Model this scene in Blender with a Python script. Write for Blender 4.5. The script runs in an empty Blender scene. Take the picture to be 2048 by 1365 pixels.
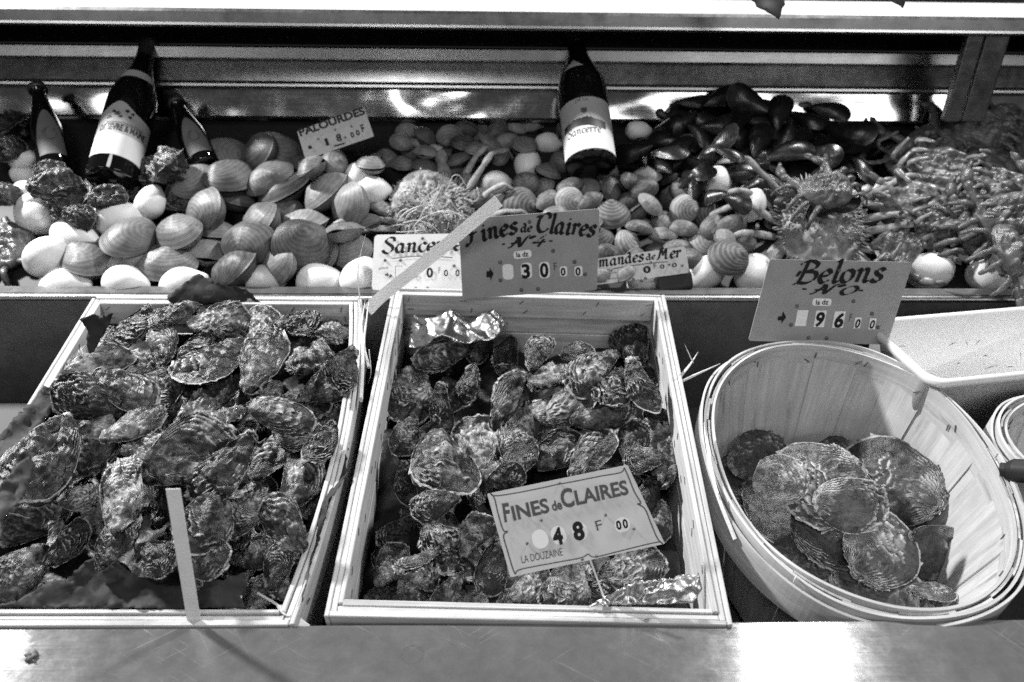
import bpy, math, random
import numpy as np
from mathutils import Vector, Matrix
from mathutils.geometry import delaunay_2d_cdt

scene = bpy.context.scene
COL = scene.collection
rng = np.random.default_rng(7)
random.seed(7)

# ------------------------------------------------------------------ camera
CAM_Z = 1.5
FPX = 1593.0                       # focal length in pixels of a 2048 wide frame (28 mm lens)
PITCH, ROLL, YAW = math.radians(30), math.radians(0.9), math.radians(-1.7)
def _basis():
    F = np.array([0, math.cos(PITCH), -math.sin(PITCH)])
    U = np.array([0, math.sin(PITCH), math.cos(PITCH)])
    R = np.array([1.0, 0, 0])
    c, s = math.cos(ROLL), math.sin(ROLL)
    R, U = c * R + s * U, c * U - s * R
    c, s = math.cos(YAW), math.sin(YAW)
    Z = np.array([[c, -s, 0], [s, c, 0], [0, 0, 1]])
    return Z @ F, Z @ R, Z @ U
CF, CR, CU = _basis()
CAM = np.array([0, 0, CAM_Z])
cam = bpy.data.cameras.new('camera')
cam.lens = 28.0; cam.sensor_width = 36.0
cam.clip_start = 0.02; cam.clip_end = 60
cam.dof.use_dof = True; cam.dof.focus_distance = 0.98; cam.dof.aperture_fstop = 4.5
camo = bpy.data.objects.new('camera', cam); COL.objects.link(camo)
camo.matrix_world = Matrix(((CR[0], CU[0], -CF[0], 0), (CR[1], CU[1], -CF[1], 0), (CR[2], CU[2], -CF[2], CAM_Z), (0, 0, 0, 1)))
scene.camera = camo

# ------------------------------------------------------------------ light
w = bpy.data.worlds.new('World'); scene.world = w; w.use_nodes = True
nt = w.node_tree; nt.nodes.clear()
out = nt.nodes.new('ShaderNodeOutputWorld'); bg = nt.nodes.new('ShaderNodeBackground')
tc = nt.nodes.new('ShaderNodeTexCoord'); sp = nt.nodes.new('ShaderNodeSeparateXYZ')
mr = nt.nodes.new('ShaderNodeMapRange'); rp = nt.nodes.new('ShaderNodeValToRGB')
nt.links.new(tc.outputs['Generated'], sp.inputs[0])
nt.links.new(sp.outputs['Z'], mr.inputs['Value'])
mr.inputs['From Min'].default_value = -1; mr.inputs['From Max'].default_value = 1
e = rp.color_ramp.elements
e[0].position = 0.0; e[0].color = (.03, .03, .03, 1)
e[1].position = 1.0; e[1].color = (.32, .32, .32, 1)
a = e.new(.47); a.color = (.08, .08, .08, 1)
a = e.new(.62); a.color = (.55, .55, .55, 1)
a = e.new(.75); a.color = (.30, .30, .30, 1)
nt.links.new(mr.outputs[0], rp.inputs[0]); nt.links.new(rp.outputs[0], bg.inputs[0])
bg.inputs['Strength'].default_value = 0.20
nt.links.new(bg.outputs[0], out.inputs[0])

def area_lamp(name, loc, target, power, sx, sy=None, shape='DISK'):
    l = bpy.data.lights.new(name, 'AREA'); l.energy = power; l.size = sx
    l.shape = shape
    if sy: l.size_y = sy
    l.color = (1, 1, 1)
    o = bpy.data.objects.new(name, l); COL.objects.link(o)
    loc = Vector(loc); o.location = loc
    o.rotation_euler = (Vector(target) - loc).to_track_quat('-Z', 'Y').to_euler()
    return o
area_lamp('hanging_lamp', (-1.95, 1.82, CAM_Z + 1.1), (-.2, .8, CAM_Z - .6), 150, .20)
area_lamp('hanging_lamp', (1.08, 1.82, CAM_Z + 1.1), (.2, .8, CAM_Z - .6), 46, .17)
area_lamp('front_fill', (-.5, -1.1, CAM_Z + 2.0), (0, 1.1, CAM_Z - .5), 27, .9)  # unseen fill light added above the camera side, no real fixture
area_lamp('bare_bulb', (-.45, -1.5, CAM_Z + .80), (0, 1.2, CAM_Z - .4), 2.6, .12, .5, 'RECTANGLE')
area_lamp('panel_reflection_light', (1.75, -1.5, CAM_Z + .80), (0.3, 1.3, CAM_Z - .4), 15, 1.8, .45, 'RECTANGLE')  # unseen area light added for the white reflection in the back panel
area_lamp('panel_reflection_light', (-2.15, -1.5, CAM_Z + .84), (-.3, 1.3, CAM_Z - .4), 7, 1.2, .3, 'RECTANGLE')  # second added area light: panel reflections and some side fill

vs = scene.view_settings
scene.display_settings.display_device = 'sRGB'
vs.view_transform = 'Standard'; vs.look = 'None'; vs.exposure = 0.0; vs.gamma = 1.0
vs.use_curve_mapping = False
scene.cycles.use_denoising = False
scene.cycles.max_bounces = 6
scene.cycles.caustics_reflective = False; scene.cycles.caustics_refractive = False
scene.cycles.sample_clamp_indirect = 2.0

# ------------------------------------------------------------------ geometry helpers
def ray(px, py):
    return CF + CR * (px - 1024) / FPX + CU * (682.5 - py) / FPX
def hit(px, py, p0, n):
    d = ray(px, py)
    return CAM + d * (np.dot(np.asarray(p0) - CAM, n) / np.dot(d, n))
def hit_y(px, py, y):
    return hit(px, py, np.array([0, y, 0]), np.array([0, 1.0, 0]))
def hit_z(px, py, z):
    return hit(px, py, np.array([0, 0, z]), np.array([0, 0, 1.0]))
def proj(p):
    q = np.asarray(p, float) - CAM
    d = q @ CF
    return 1024 + FPX * (q @ CR) / d, 682.5 - FPX * (q @ CU) / d
def depth(p):
    return float((np.asarray(p) - CAM) @ CF)
def unit(v):
    v = np.asarray(v, float); return v / np.linalg.norm(v)

class Waves:                        # smooth random field, a sum of sines per octave
    def __init__(self, seed, octaves=4, scale=1.0, gain=.55, per=10):
        r = np.random.default_rng(seed); K = []; A = []; P = []
        for o in range(octaves):
            k = r.normal(size=(per, 3)); k /= np.linalg.norm(k, axis=1)[:, None]
            K.append(k * scale * 2 ** o * r.uniform(.7, 1.3, (per, 1)) * 2 * math.pi)
            A.append(np.full(per, gain ** o / math.sqrt(per / 2))); P.append(r.uniform(0, 6.283, per))
        self.K = np.concatenate(K); self.A = np.concatenate(A); self.P = np.concatenate(P)
    def __call__(self, p):
        return np.sin(p @ self.K.T + self.P) @ self.A

class MB:                           # collects vertices and faces of one mesh
    def __init__(self): self.v = []; self.f = []; self.a = []; self.n = 0
    def add(self, v, f, attr=None):
        v = np.asarray(v, float).reshape(-1, 3)
        self.v.append(v); self.f += [tuple(int(i) + self.n for i in q) for q in f]
        self.a.append(np.asarray(attr, float).reshape(-1, 3) if attr is not None else v.copy())
        self.n += len(v)
    def box(self, c, ax, ay, az, s, jit=0):   # centre, axes, full sizes; grain runs along ax
        c = np.asarray(c, float); V = []; G = []
        o = rng.uniform(-9, 9, 3)
        for i in (-.5, .5):
            for j in (-.5, .5):
                for k in (-.5, .5):
                    l = np.array([i * s[0], j * s[1], k * s[2]])
                    V.append(c + l[0] * ax + l[1] * ay + l[2] * az + rng.normal(0, jit, 3) if jit else c + l[0] * ax + l[1] * ay + l[2] * az)
                    G.append(l + o)
        F = [(0, 1, 3, 2), (4, 6, 7, 5), (0, 4, 5, 1), (2, 3, 7, 6), (0, 2, 6, 4), (1, 5, 7, 3)]
        self.add(V, F, G)
    def bow(self, c, L, h, t, b):          # a board along y, bowed sideways by b in the middle
        n = 14; V = []; G = []; o = rng.uniform(-9, 9, 3)
        for i in range(n + 1):
            s = i / n; y = c[1] - L / 2 + L * s; dx = b * 4 * s * (1 - s)
            for j, k in ((-.5, -.5), (.5, -.5), (.5, .5), (-.5, .5)):
                V.append((c[0] + dx + j * t, y, c[2] + k * h)); G.append(np.array([y, k * h, j * t]) + o)
        F = [(4 * i + j, 4 * i + (j + 1) % 4, 4 * i + 4 + (j + 1) % 4, 4 * i + 4 + j) for i in range(n) for j in range(4)] + [(3, 2, 1, 0), (4 * n, 4 * n + 1, 4 * n + 2, 4 * n + 3)]
        self.add(V, F, G)
    def tube(self, pts, rad, nseg=8, flat=1.0, side=None, cap=True):
        pts = np.asarray(pts, float); n = len(pts)
        rad = np.broadcast_to(np.asarray(rad, float), (n,))
        T = np.gradient(pts, axis=0); T /= np.linalg.norm(T, axis=1)[:, None] + 1e-12
        V = []
        s = np.array([0, 0, 1.0]) if side is None else np.asarray(side, float)
        for i in range(n):
            b = s - T[i] * (s @ T[i])
            if np.linalg.norm(b) < 1e-3: b = np.cross(T[i], [1, .3, 0])
            b = unit(b); c = np.cross(T[i], b)
            for k in range(nseg):
                a = 2 * math.pi * k / nseg
                V.append(pts[i] + rad[i] * (math.cos(a) * b * flat + math.sin(a) * c))
        F = []
        for i in range(n - 1):
            for k in range(nseg):
                k2 = (k + 1) % nseg
                F.append((i * nseg + k, i * nseg + k2, (i + 1) * nseg + k2, (i + 1) * nseg + k))
        if cap:
            F.append(tuple(range(nseg))[::-1]); F.append(tuple((n - 1) * nseg + k for k in range(nseg)))
        self.add(V, F)
    def lathe(self, prof, nseg=40, arc=None):  # [(r, z)] about local z
        prof = np.asarray(prof, float); m = len(prof); V = []; F = []
        for r, z in prof:
            for k in range(nseg):
                a = 2 * math.pi * k / nseg; V.append((r * math.cos(a), r * math.sin(a), z))
        for i in range(m - 1):
            for k in range(nseg):
                k2 = (k + 1) % nseg
                F.append((i * nseg + k, i * nseg + k2, (i + 1) * nseg + k2, (i + 1) * nseg + k))
        self.add(V, F)
    def build(self, name, mat, parent=None, smooth=False, local=None, attrs=None):
        me = bpy.data.meshes.new(name)
        V = np.concatenate(self.v)
        if local is not None:           # local: 4x4 numpy, world -> local
            V = V @ local[:3, :3].T + local[:3, 3]
        me.from_pydata(V.tolist(), [], self.f); me.update()
        at = me.attributes.new('gco', 'FLOAT_VECTOR', 'POINT')
        at.data.foreach_set('vector', np.concatenate(self.a).astype(np.float32).ravel())
        return link_mesh(name, me, mat, parent, smooth)

def link_mesh(name, me, mat, parent=None, smooth=False):
    if mat is not None and not me.materials: me.materials.append(mat)
    if smooth: me.polygons.foreach_set('use_smooth', [True] * len(me.polygons))
    o = bpy.data.objects.new(name, me); COL.objects.link(o)
    if parent is not None: o.parent = parent
    return o

def bevel(o, wd=.002, seg=2):
    m = o.modifiers.new('bevel', 'BEVEL'); m.width = wd; m.segments = seg; m.limit_method = 'ANGLE'
    return o

def tag(o, label=None, cat=None, group=None, kind=None):
    if label: o['label'] = label
    if cat: o['category'] = cat
    if group: o['group'] = group
    if kind: o['kind'] = kind
    return o
def empty(name, loc=(0, 0, 0), M=None):
    o = bpy.data.objects.new(name, None); COL.objects.link(o); o.empty_display_size = .05
    if M is not None: o.matrix_world = Matrix(M.tolist())
    else: o.location = loc
    return o
def frame(o, x, y, z):
    M = np.eye(4); M[:3, 0] = x; M[:3, 1] = y; M[:3, 2] = z; M[:3, 3] = o
    return M

# ------------------------------------------------------------------ materials (a black and white photograph: greys only)
class Nodes:
    def __init__(self, name):
        self.m = bpy.data.materials.new(name); self.m.use_nodes = True
        self.t = self.m.node_tree; self.b = self.t.nodes['Principled BSDF']
    def n(self, kind, **kw):
        x = self.t.nodes.new('ShaderNode' + kind)
        for k, v in kw.items():
            if k in x.inputs: x.inputs[k].default_value = v
            else: setattr(x, k, v)
        return x
    def l(self, a, b): self.t.links.new(a, b)
    def noise(self, vec, scale, detail=6, rough=.6, dist=0, w=None):
        x = self.n('TexNoise', Scale=scale, Detail=detail, Roughness=rough, Distortion=dist)
        if w is not None: x.noise_dimensions = '4D'; self.l(w, x.inputs['W'])
        self.l(vec, x.inputs['Vector']); return x.outputs['Fac']
    def ramp(self, fac, stops):
        x = self.n('ValToRGB'); e = x.color_ramp.elements
        for i, (p, c) in enumerate((stops[0], stops[-1])):
            e[i].position = p; e[i].color = (c, c, c, 1)
        for p, c in stops[1:-1]:
            q = e.new(p); q.color = (c, c, c, 1)
        self.l(fac, x.inputs[0]); return x.outputs[0]
    def math(self, op, a, b=0.0, c=None):
        x = self.n('Math', operation=op)
        for i, q in enumerate((a, b, c)):
            if q is None: continue
            if isinstance(q, (int, float)): x.inputs[i].default_value = q
            else: self.l(q, x.inputs[i])
        return x.outputs[0]
    def mix(self, f, a, b, mode='MIX'):
        x = self.n('Mix', data_type='RGBA', blend_type=mode)
        for i, q in ((0, f), (6, a), (7, b)):
            if isinstance(q, (int, float)): x.inputs[i].default_value = q if i == 0 else (q, q, q, 1)
            else: self.l(q, x.inputs[i])
        return x.outputs[2]
    def scale(self, vec, s):
        x = self.n('Mapping'); x.inputs['Scale'].default_value = s; self.l(vec, x.inputs[0]); return x.outputs[0]
    def bump(self, h, strength=.4, dist=.002, prev=None):
        x = self.n('Bump', Strength=strength, Distance=dist); self.l(h, x.inputs['Height'])
        if prev is not None: self.l(prev, x.inputs['Normal'])
        self.l(x.outputs[0], self.b.inputs['Normal']); return x.outputs[0]
    def obj(self): return self.n('TexCoord').outputs['Object']
    def attr(self, name): return self.n('Attribute', attribute_name=name)
    def rnd(self): return self.n('ObjectInfo').outputs['Random']
    def base(self, c):
        if isinstance(c, (int, float)): self.b.inputs['Base Color'].default_value = (c, c, c, 1)
        else: self.l(c, self.b.inputs['Base Color'])
    def set(self, **kw):
        for k, v in kw.items():
            k = k.replace('_', ' ')
            if isinstance(v, (int, float)): self.b.inputs[k].default_value = v
            else: self.l(v, self.b.inputs[k])
        return self

def mat_oyster(name, lo, hi, lipc, sc=1.0, dark_edge=.16, layer=.20):
    N = Nodes(name); o = N.obj(); r = N.rnd()
    w = N.math('MULTIPLY', r, 40)
    n1 = N.noise(o, 2.4 * sc, 5, .6, .5, w)
    n2 = N.noise(o, 12 * sc, 7, .72, .5, w)
    n3 = N.noise(o, 48, 4, .7, 0, w)
    ring = N.attr('ring').outputs['Fac']; fr = N.attr('lip').outputs['Fac']
    k = N.math('MULTIPLY_ADD', n2, .62, N.math('MULTIPLY', n1, .66))
    k = N.math('ADD', k, N.math('MULTIPLY_ADD', r, .17, -.135))
    k = N.math('ADD', k, N.math('MULTIPLY', N.math('SUBTRACT', fr, .45), layer))
    k = N.math('SUBTRACT', k, N.math('MULTIPLY', N.math('POWER', ring, 3), dark_edge))
    c = N.ramp(k, [(.41, lo), (.50, lo * 2.8), (.57, (lo + hi) * .26), (.67, hi * .95), (.82, hi * 1.9)])
    lf = N.math('MULTIPLY', N.math('GREATER_THAN', fr, .74), N.ramp(n2, [(.42, 0), (.52, 1)]))
    c = N.mix(N.math('MULTIPLY', lf, .8), c, lipc)
    ed = N.math('MULTIPLY', N.math('GREATER_THAN', ring, .972), N.ramp(n2, [(.40, 0), (.50, 1)]))
    c = N.mix(N.math('MULTIPLY', ed, .75), c, lipc)
    sp = N.math('GREATER_THAN', n3, .69)
    c = N.mix(N.math('MULTIPLY', sp, .3), c, hi * 1.3)
    N.base(c); N.set(Roughness=N.math('MULTIPLY_ADD', n2, .5, .12)); N.b.inputs['Specular IOR Level'].default_value = .5
    h = N.math('ADD', n2, N.math('MULTIPLY', n3, .35))
    N.bump(h, .8, .0019)
    return N.m

def mat_clam(name, lo, hi, freq, contrast, rough=.42, ribs=0, zig=False):
    N = Nodes(name); o = N.obj(); r = N.rnd(); w = N.math('MULTIPLY', r, 40)
    n1 = N.noise(o, 2.2, 6, .6, .4, w); n2 = N.noise(o, 14, 6, .65, 0, w)
    ring = N.attr('ring').outputs['Fac']
    ph = N.math('ADD', N.math('MULTIPLY', N.math('POWER', ring, 1.2), freq), N.math('MULTIPLY', n1, 9))
    band = N.math('SINE', ph); fine = N.math('SINE', N.math('MULTIPLY', ring, freq * 4.3))
    k = N.math('MULTIPLY_ADD', band, contrast, N.math('MULTIPLY_ADD', n1, .75, N.math('MULTIPLY', n2, .28)))
    k = N.math('ADD', k, N.math('MULTIPLY_ADD', r, .44, -.22))
    c = N.ramp(k, [(.22, lo), (.5, (lo + hi) * .42), (.78, hi)])
    n3 = N.noise(o, 7, 8, .75, .3, w)
    c = N.mix(N.ramp(n3, [(.55, 0), (.68, .7)]), c, lo * .9)
    N.base(c); N.set(Roughness=N.math('MULTIPLY_ADD', n3, .5, rough - .2)); N.b.inputs['Specular IOR Level'].default_value = .4
    N.bump(N.math('ADD', N.math('MULTIPLY', fine, .45), N.math('ADD', n2, N.math('MULTIPLY', band, .3))), .3, .0006)
    return N.m

def mat_simple(name, lo, hi=None, rough=.5, scale=20, metallic=0, spec=.4, bump=0, detail=5, bscale=None):
    N = Nodes(name); o = N.obj()
    if hi is None: N.base(lo)
    else:
        f = N.noise(o, scale, detail, .65); N.base(N.ramp(f, [(.3, lo), (.7, hi)]))
    N.set(Roughness=rough, Metallic=metallic); N.b.inputs['Specular IOR Level'].default_value = spec
    if bump: N.bump(N.noise(o, bscale or scale * 4, 4, .6), bump, .002)
    return N.m

def mat_wood(name, lo, hi, rough=.62, stain=.0):
    N = Nodes(name); g = N.attr('gco').outputs['Vector']
    n1 = N.noise(N.scale(g, (1.2, 22, 22)), 5, 6, .6, .3)
    n2 = N.noise(N.scale(g, (4, 160, 160)), 5, 3, .6)
    n3 = N.noise(g, 16, 4, .6)
    k = N.math('ADD', N.math('MULTIPLY', n1, .55), N.math('MULTIPLY_ADD', n2, .25, N.math('MULTIPLY', n3, .25)))
    c = N.ramp(k, [(.32, lo), (.52, (lo + hi) * .52), (.66, hi)])
    if stain:
        s = N.noise(N.scale(g, (2.2, 16, 16)), 3.2, 5, .6)
        c = N.mix(N.ramp(s, [(.58, 0.0), (.75, stain)]), c, lo * .35)
    N.base(c); N.set(Roughness=rough); N.b.inputs['Specular IOR Level'].default_value = .25
    N.bump(N.math('ADD', n2, N.math('MULTIPLY', n1, .6)), .35, .001)
    return N.m

def mat_steel(name, base, rough, aniso=0, warp=0, speck=0, scratch=0, warp_scale=2.0, stain=None, metal=1.0):
    N = Nodes(name); o = N.obj()
    n = N.noise(N.scale(o, (1, 30, 30)), 14, 4, .6)
    blot = N.noise(o, 34, 7, .75); big = N.noise(o, 5, 4, .6)
    r = N.math('ADD', N.math('MULTIPLY_ADD', n, .10, rough - .05), N.math('MULTIPLY_ADD', blot, speck, -speck * .5))
    c = N.ramp(N.math('MULTIPLY_ADD', blot, .6, N.math('MULTIPLY', big, .4)), [(.35, base * (1 - 1.3 * speck)), (.65, base)])
    prev = None
    if scratch:
        tot = None
        for i, (rot, sx, th) in enumerate(((.55, 3, .70), (-.62, 3.3, .71), (.95, 2.4, .72), (.3, 2, .715))):
            m = N.n('Mapping'); m.inputs['Rotation'].default_value = (0, 0, rot); m.inputs['Location'].default_value = (i * 3.1, i, 0)
            N.l(o, m.inputs[0])
            q = N.noise(N.scale(m.outputs[0], (sx, 190, 1)), 3.0, 2, .5, .15)
            q = N.math('GREATER_THAN', q, th)
            tot = q if tot is None else N.math('MAXIMUM', tot, q)
        msk = N.ramp(N.noise(o, 9, 3), [(.45, 0), (.6, scratch)])
        tot = N.math('MULTIPLY', tot, msk)
        c = N.mix(tot, c, .85); r = N.math('MULTIPLY_ADD', tot, .25, r)
    if stain is not None:              # a dried ring left by a wet can
        vd = N.n('VectorMath', operation='DISTANCE'); N.l(o, vd.inputs[0]); vd.inputs[1].default_value = tuple(stain)
        dd = N.math('ADD', vd.outputs['Value'], N.math('MULTIPLY', big, .004))
        q = N.ramp(N.math('MULTIPLY', dd, 50), [(.0, .35), (.52, .25), (.60, .9), (.68, 0)])
        q = N.math('MULTIPLY', q, N.ramp(blot, [(.3, .2), (.6, .8)]))
        c = N.mix(q, c, .16); r = N.math('MULTIPLY_ADD', q, .2, r)
    N.base(c); N.set(Metallic=metal, Roughness=r)
    if aniso:
        cx = N.n('CombineXYZ', X=1.0); N.set(Anisotropic=aniso, Anisotropic_Rotation=.25); N.l(cx.outputs[0], N.b.inputs['Tangent'])
    if warp:
        prev = N.bump(N.noise(N.scale(o, (1, 1, 1.6)), warp_scale, 2, .5), warp, .05)
    N.bump(n, .06, .0006, prev)
    return N.m

M_OYS = mat_oyster('oyster_shell', .008, .25, .45)
M_ROCK = mat_oyster('rock_oyster_shell', .006, .10, .2, 1.3)
M_BELON = mat_oyster('flat_oyster_shell', .024, .23, .5, dark_edge=.05, layer=.30)
M_CLAM = mat_clam('large_clam_shell', .035, .24, 60, .06)
M_PAL = mat_clam('small_clam_shell', .024, .22, 34, .06)
M_AMANDE = mat_clam('round_clam_shell', .05, .34, 46, .13, .5)
M_LEMON = mat_simple('lemon_skin', .66, .78, .36, 6, spec=.45, bump=.25, bscale=70)
M_WOOD = mat_wood('poplar_wood', .30, .66, stain=.35)
M_WOODB = mat_wood('basket_wood', .33, .62, stain=.75)
M_WOODW = mat_wood('pale_splinter_wood', .6, .82)
M_RISER = mat_steel('dull_steel', .16, .40, speck=.35, metal=.55)
M_PANEL = mat_steel('polished_steel', .5, .12, warp=.6, speck=.18, warp_scale=3.0)
M_PANEL2 = mat_steel('speckled_steel', .32, .26, warp=.2, speck=.30, warp_scale=1.5)
M_POST = mat_steel('post_steel', .34, .34, speck=.3)
M_BRIGHT = mat_steel('bright_steel', .55, .3, speck=.1)
M_FOIL = mat_steel('aluminium_foil', .55, .33)
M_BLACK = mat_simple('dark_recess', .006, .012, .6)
M_GAP_SHADE = mat_simple('gap_shade', .004, .014, .45, 30, bump=.6)  # shade of the gaps between shells put into a near-black colour
M_WHITE = mat_simple('white_enamel', .45, .62, .35, 8)
M_TUB = mat_simple('white_plastic', .70, .76, .38, 5)
M_INK = mat_simple('black_ink', .010, None, .55, spec=.2)
M_GREYINK = mat_simple('grey_ink', .085, None, .6, spec=.2)
M_CARD_MID = mat_simple('coloured_card', .27, .335, .6, 26, detail=9, spec=.25)
M_CARD_WHITE = mat_simple('white_card', .82, .86, .45, 20, spec=.35)
M_CARD_PALE = mat_simple('pale_card', .53, .63, .55, 22, detail=9, spec=.25)
M_CARD_GREY = mat_simple('grey_card', .40, .46, .6, 60, spec=.2)
M_CARD_DULL = mat_simple('dull_card', .50, .56, .6, 60, spec=.2)
M_PLATE = mat_simple('white_number_plate', .80, None, .45)
M_RIVET = mat_simple('rivet', .05, .16, .35, 200)
M_PAPER = mat_simple('dark_wrapping_paper', .014, .036, .7, 9, spec=.25, bump=.6, bscale=60, detail=8)
M_STRAP = mat_simple('white_strap', .68, .82, .5, 22, bump=.5, bscale=420)
M_GLASS = mat_simple('dark_bottle_glass', .004, None, .05, spec=.6)
M_FOILCAP = mat_simple('bottle_foil', .02, .035, .35, 30, spec=.5)
M_LABEL = mat_simple('paper_label', .60, .70, .6, 14)
M_LABELD = mat_simple('dull_paper_label', .13, .19, .6, 14)
M_LABELG = mat_simple('grey_paper_label', .34, .42, .6, 14)
M_RUBBER = mat_simple('black_rubber', .012, .02, .55, 30)
M_LEAF = mat_simple('dark_leaf', .03, .06, .4, 20)
M_CRAB = mat_simple('crab_shell', .022, .13, .32, 5.5, bump=.5, detail=9, bscale=40)
M_CRABB = mat_simple('crab_belly', .04, .23, .34, 4.5, bump=.3, detail=8, bscale=30)
M_SPIDER = mat_simple('spider_crab_shell', .10, .44, .5, 7, bump=.8, detail=9, bscale=30)
M_STRAW = mat_simple('pale_straw', .42, .6, .5, 40)
M_CRUMB = mat_simple('brown_crumb', .09, .2, .6, 300)
def mat_mussel():
    N = Nodes('mussel_shell'); o = N.obj(); r = N.rnd(); w = N.math('MULTIPLY', r, 40)
    ring = N.attr('ring').outputs['Fac']
    n1 = N.noise(o, 2.6, 7, .65, .4, w); n2 = N.noise(o, 16, 5, .6, 0, w)
    k = N.math('ADD', N.math('MULTIPLY', n1, .9), N.math('MULTIPLY_ADD', r, .22, N.math('MULTIPLY', n2, .15)))
    N.base(N.ramp(k, [(.6, .006), (.8, .013), (.90, .07), (.98, .2)]))
    N.set(Roughness=N.math('MULTIPLY_ADD', n2, .5, .08)); N.b.inputs['Specular IOR Level'].default_value = .5
    N.bump(N.math('ADD', N.math('MULTIPLY', N.math('SINE', N.math('MULTIPLY', ring, 120)), .25), n2), .3, .0006)
    return N.m
M_MUSSEL = mat_mussel()

_d = CF + CR * (825 - 1024) / FPX + CU * (682.5 - 1310) / FPX
M_LEDGE = mat_steel('brushed_steel', .40, .205, aniso=.9, speck=.25, scratch=.36, metal=.72, stain=CAM + _d * (-.650 / _d[2]))

# ------------------------------------------------------------------ shell prototypes
def shell_mesh(name, mat, seed, aspect=.62, taper=.3, bend=.0, umbo=(-.46, 0), top=.16, bot=.12, wob=.05, layers=7, amp=.02,
               lump=.02, frill=.0, flare=.0, gape=0.0, N=84, M=38, pw=.6, beak=0.0, square=0.0, wave=0.0, ridge=0.0, edge=0.0):
    r = np.random.default_rng(seed)
    nz = Waves(seed, 4, 1.6); nz2 = Waves(seed + 99, 3, 5.0)
    th = np.linspace(0, 2 * math.pi, N, endpoint=False)
    wv = sum(r.normal() / k ** .8 * np.sin(k * th + r.uniform(0, 6.28)) for k in (2, 3, 4, 5, 7, 9)) * wob
    ct, st = np.cos(th), np.sin(th)
    if square: ct = np.sign(ct) * np.abs(ct) ** (1 - square)
    ox = .5 * ct * (1 + wv); oy = .5 * aspect * st * (1 + taper * ct) * (1 + wv)
    oy = oy + bend * (ox ** 2 - .1)
    O = np.stack([ox, oy], 1); u = np.array(umbo)
    if len(u) == 2: u = np.array([u[0], u[1] + bend * (u[0] ** 2 - .1)])
    V = []; FACES = []; RING = []; LIP = []
    for side, h in ((1, top), (-1, bot)):
        m = M if side > 0 else max(12, M // 2)
        s = (np.arange(1, m + 1) / m) ** .9
        P = u + s[:, None, None] * (O[None] - u)                       # m,N,2
        X, Y = P[..., 0], P[..., 1]
        yy = (Y - bend * (X ** 2 - .1)) / (.5 * aspect * (1 + taper * np.clip(2 * X, -1, 1)) + 1e-6)
        rho2 = np.clip((X / .5) ** 2 + yy ** 2, 0, 1)
        S = np.broadcast_to(s[:, None], X.shape)
        p3 = np.stack([X, Y, np.full_like(X, side * .37)], -1)
        n = nz(p3); nf = nz2(p3)
        dome = h * (1 - rho2) ** pw * (1 - S ** 14)
        wv2 = wave * S * (np.sin(11 * th + 3 * n) + .6 * np.sin(19 * th + 4 * n + 1))
        g = layers * (S ** (1 + edge) + .055 * n + .008 * nf + wv2) + (0 if side > 0 else .4)
        fr = g - np.floor(g)
        env = (.2 + .8 * S) * np.clip(.45 + .85 * n, .06, 1.35)
        step = amp * env * (fr ** 2.2 - .3)
        Z = dome + step + ridge * np.exp(-((Y - .06 * np.sin(6 * X)) / .09) ** 2) * (1 - S ** 6) + lump * n * (1 - S ** 6) + .35 * lump * nf * (1 - S ** 8)
        if beak: Z = Z + beak * np.exp(-((X - u[0]) ** 2 + (Y - u[1] * .82) ** 2) / .018)
        fl = frill * S ** 4 * np.sin(r.integers(9, 14) * th + 2.5 * n) * (.7 + .3 * n)
        Z = side * np.maximum(Z, -.2 * abs(h)) + fl
        out = flare * fr ** 2 * env * (1 + .3 * n)
        D = O[None] - u; D = D / (np.linalg.norm(D, axis=-1, keepdims=True) + 1e-6)
        XY = P + D * out[..., None] * (1 - .3 * S[..., None])
        v = np.concatenate([XY, Z[..., None]], -1)
        v[..., 2] += side * .002
        if gape and side > 0:
            a = gape; y0 = u[1]
            yr = v[..., 1] - y0; zr = v[..., 2].copy()
            v[..., 1] = y0 + yr * math.cos(a) + zr * math.sin(a) * (1 if u[1] < 0 else 1)
            v[..., 2] = zr * math.cos(a) - yr * math.sin(a) * (1 if u[1] > 0 else -1)
        base = sum(len(q) for q in V)
        v = v.reshape(-1, 3)
        c = v[:N].mean(0, keepdims=True)
        V += [v, c]; RING += [S.ravel(), [0]]; LIP += [(fr * np.clip(env * 1.5, .2, 1)).ravel(), [0]]
        ci = base + m * N
        for k in range(N):
            k2 = (k + 1) % N
            FACES.append((ci, base + k, base + k2) if side > 0 else (ci, base + k2, base + k))
        for i in range(m - 1):
            for k in range(N):
                k2 = (k + 1) % N
                q = (base + i * N + k, base + (i + 1) * N + k, base + (i + 1) * N + k2, base + i * N + k2)
                FACES.append(q if side > 0 else q[::-1])
    V = np.concatenate(V)
    me = bpy.data.meshes.new(name)
    me.from_pydata(V.tolist(), [], FACES); me.update()
    for nm, data in (('ring', RING), ('lip', LIP)):
        at = me.attributes.new(nm, 'FLOAT', 'POINT')
        at.data.foreach_set('value', np.concatenate(data).astype(np.float32))
    me.materials.append(mat)
    me.polygons.foreach_set('use_smooth', [True] * len(me.polygons))
    return me, V

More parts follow.
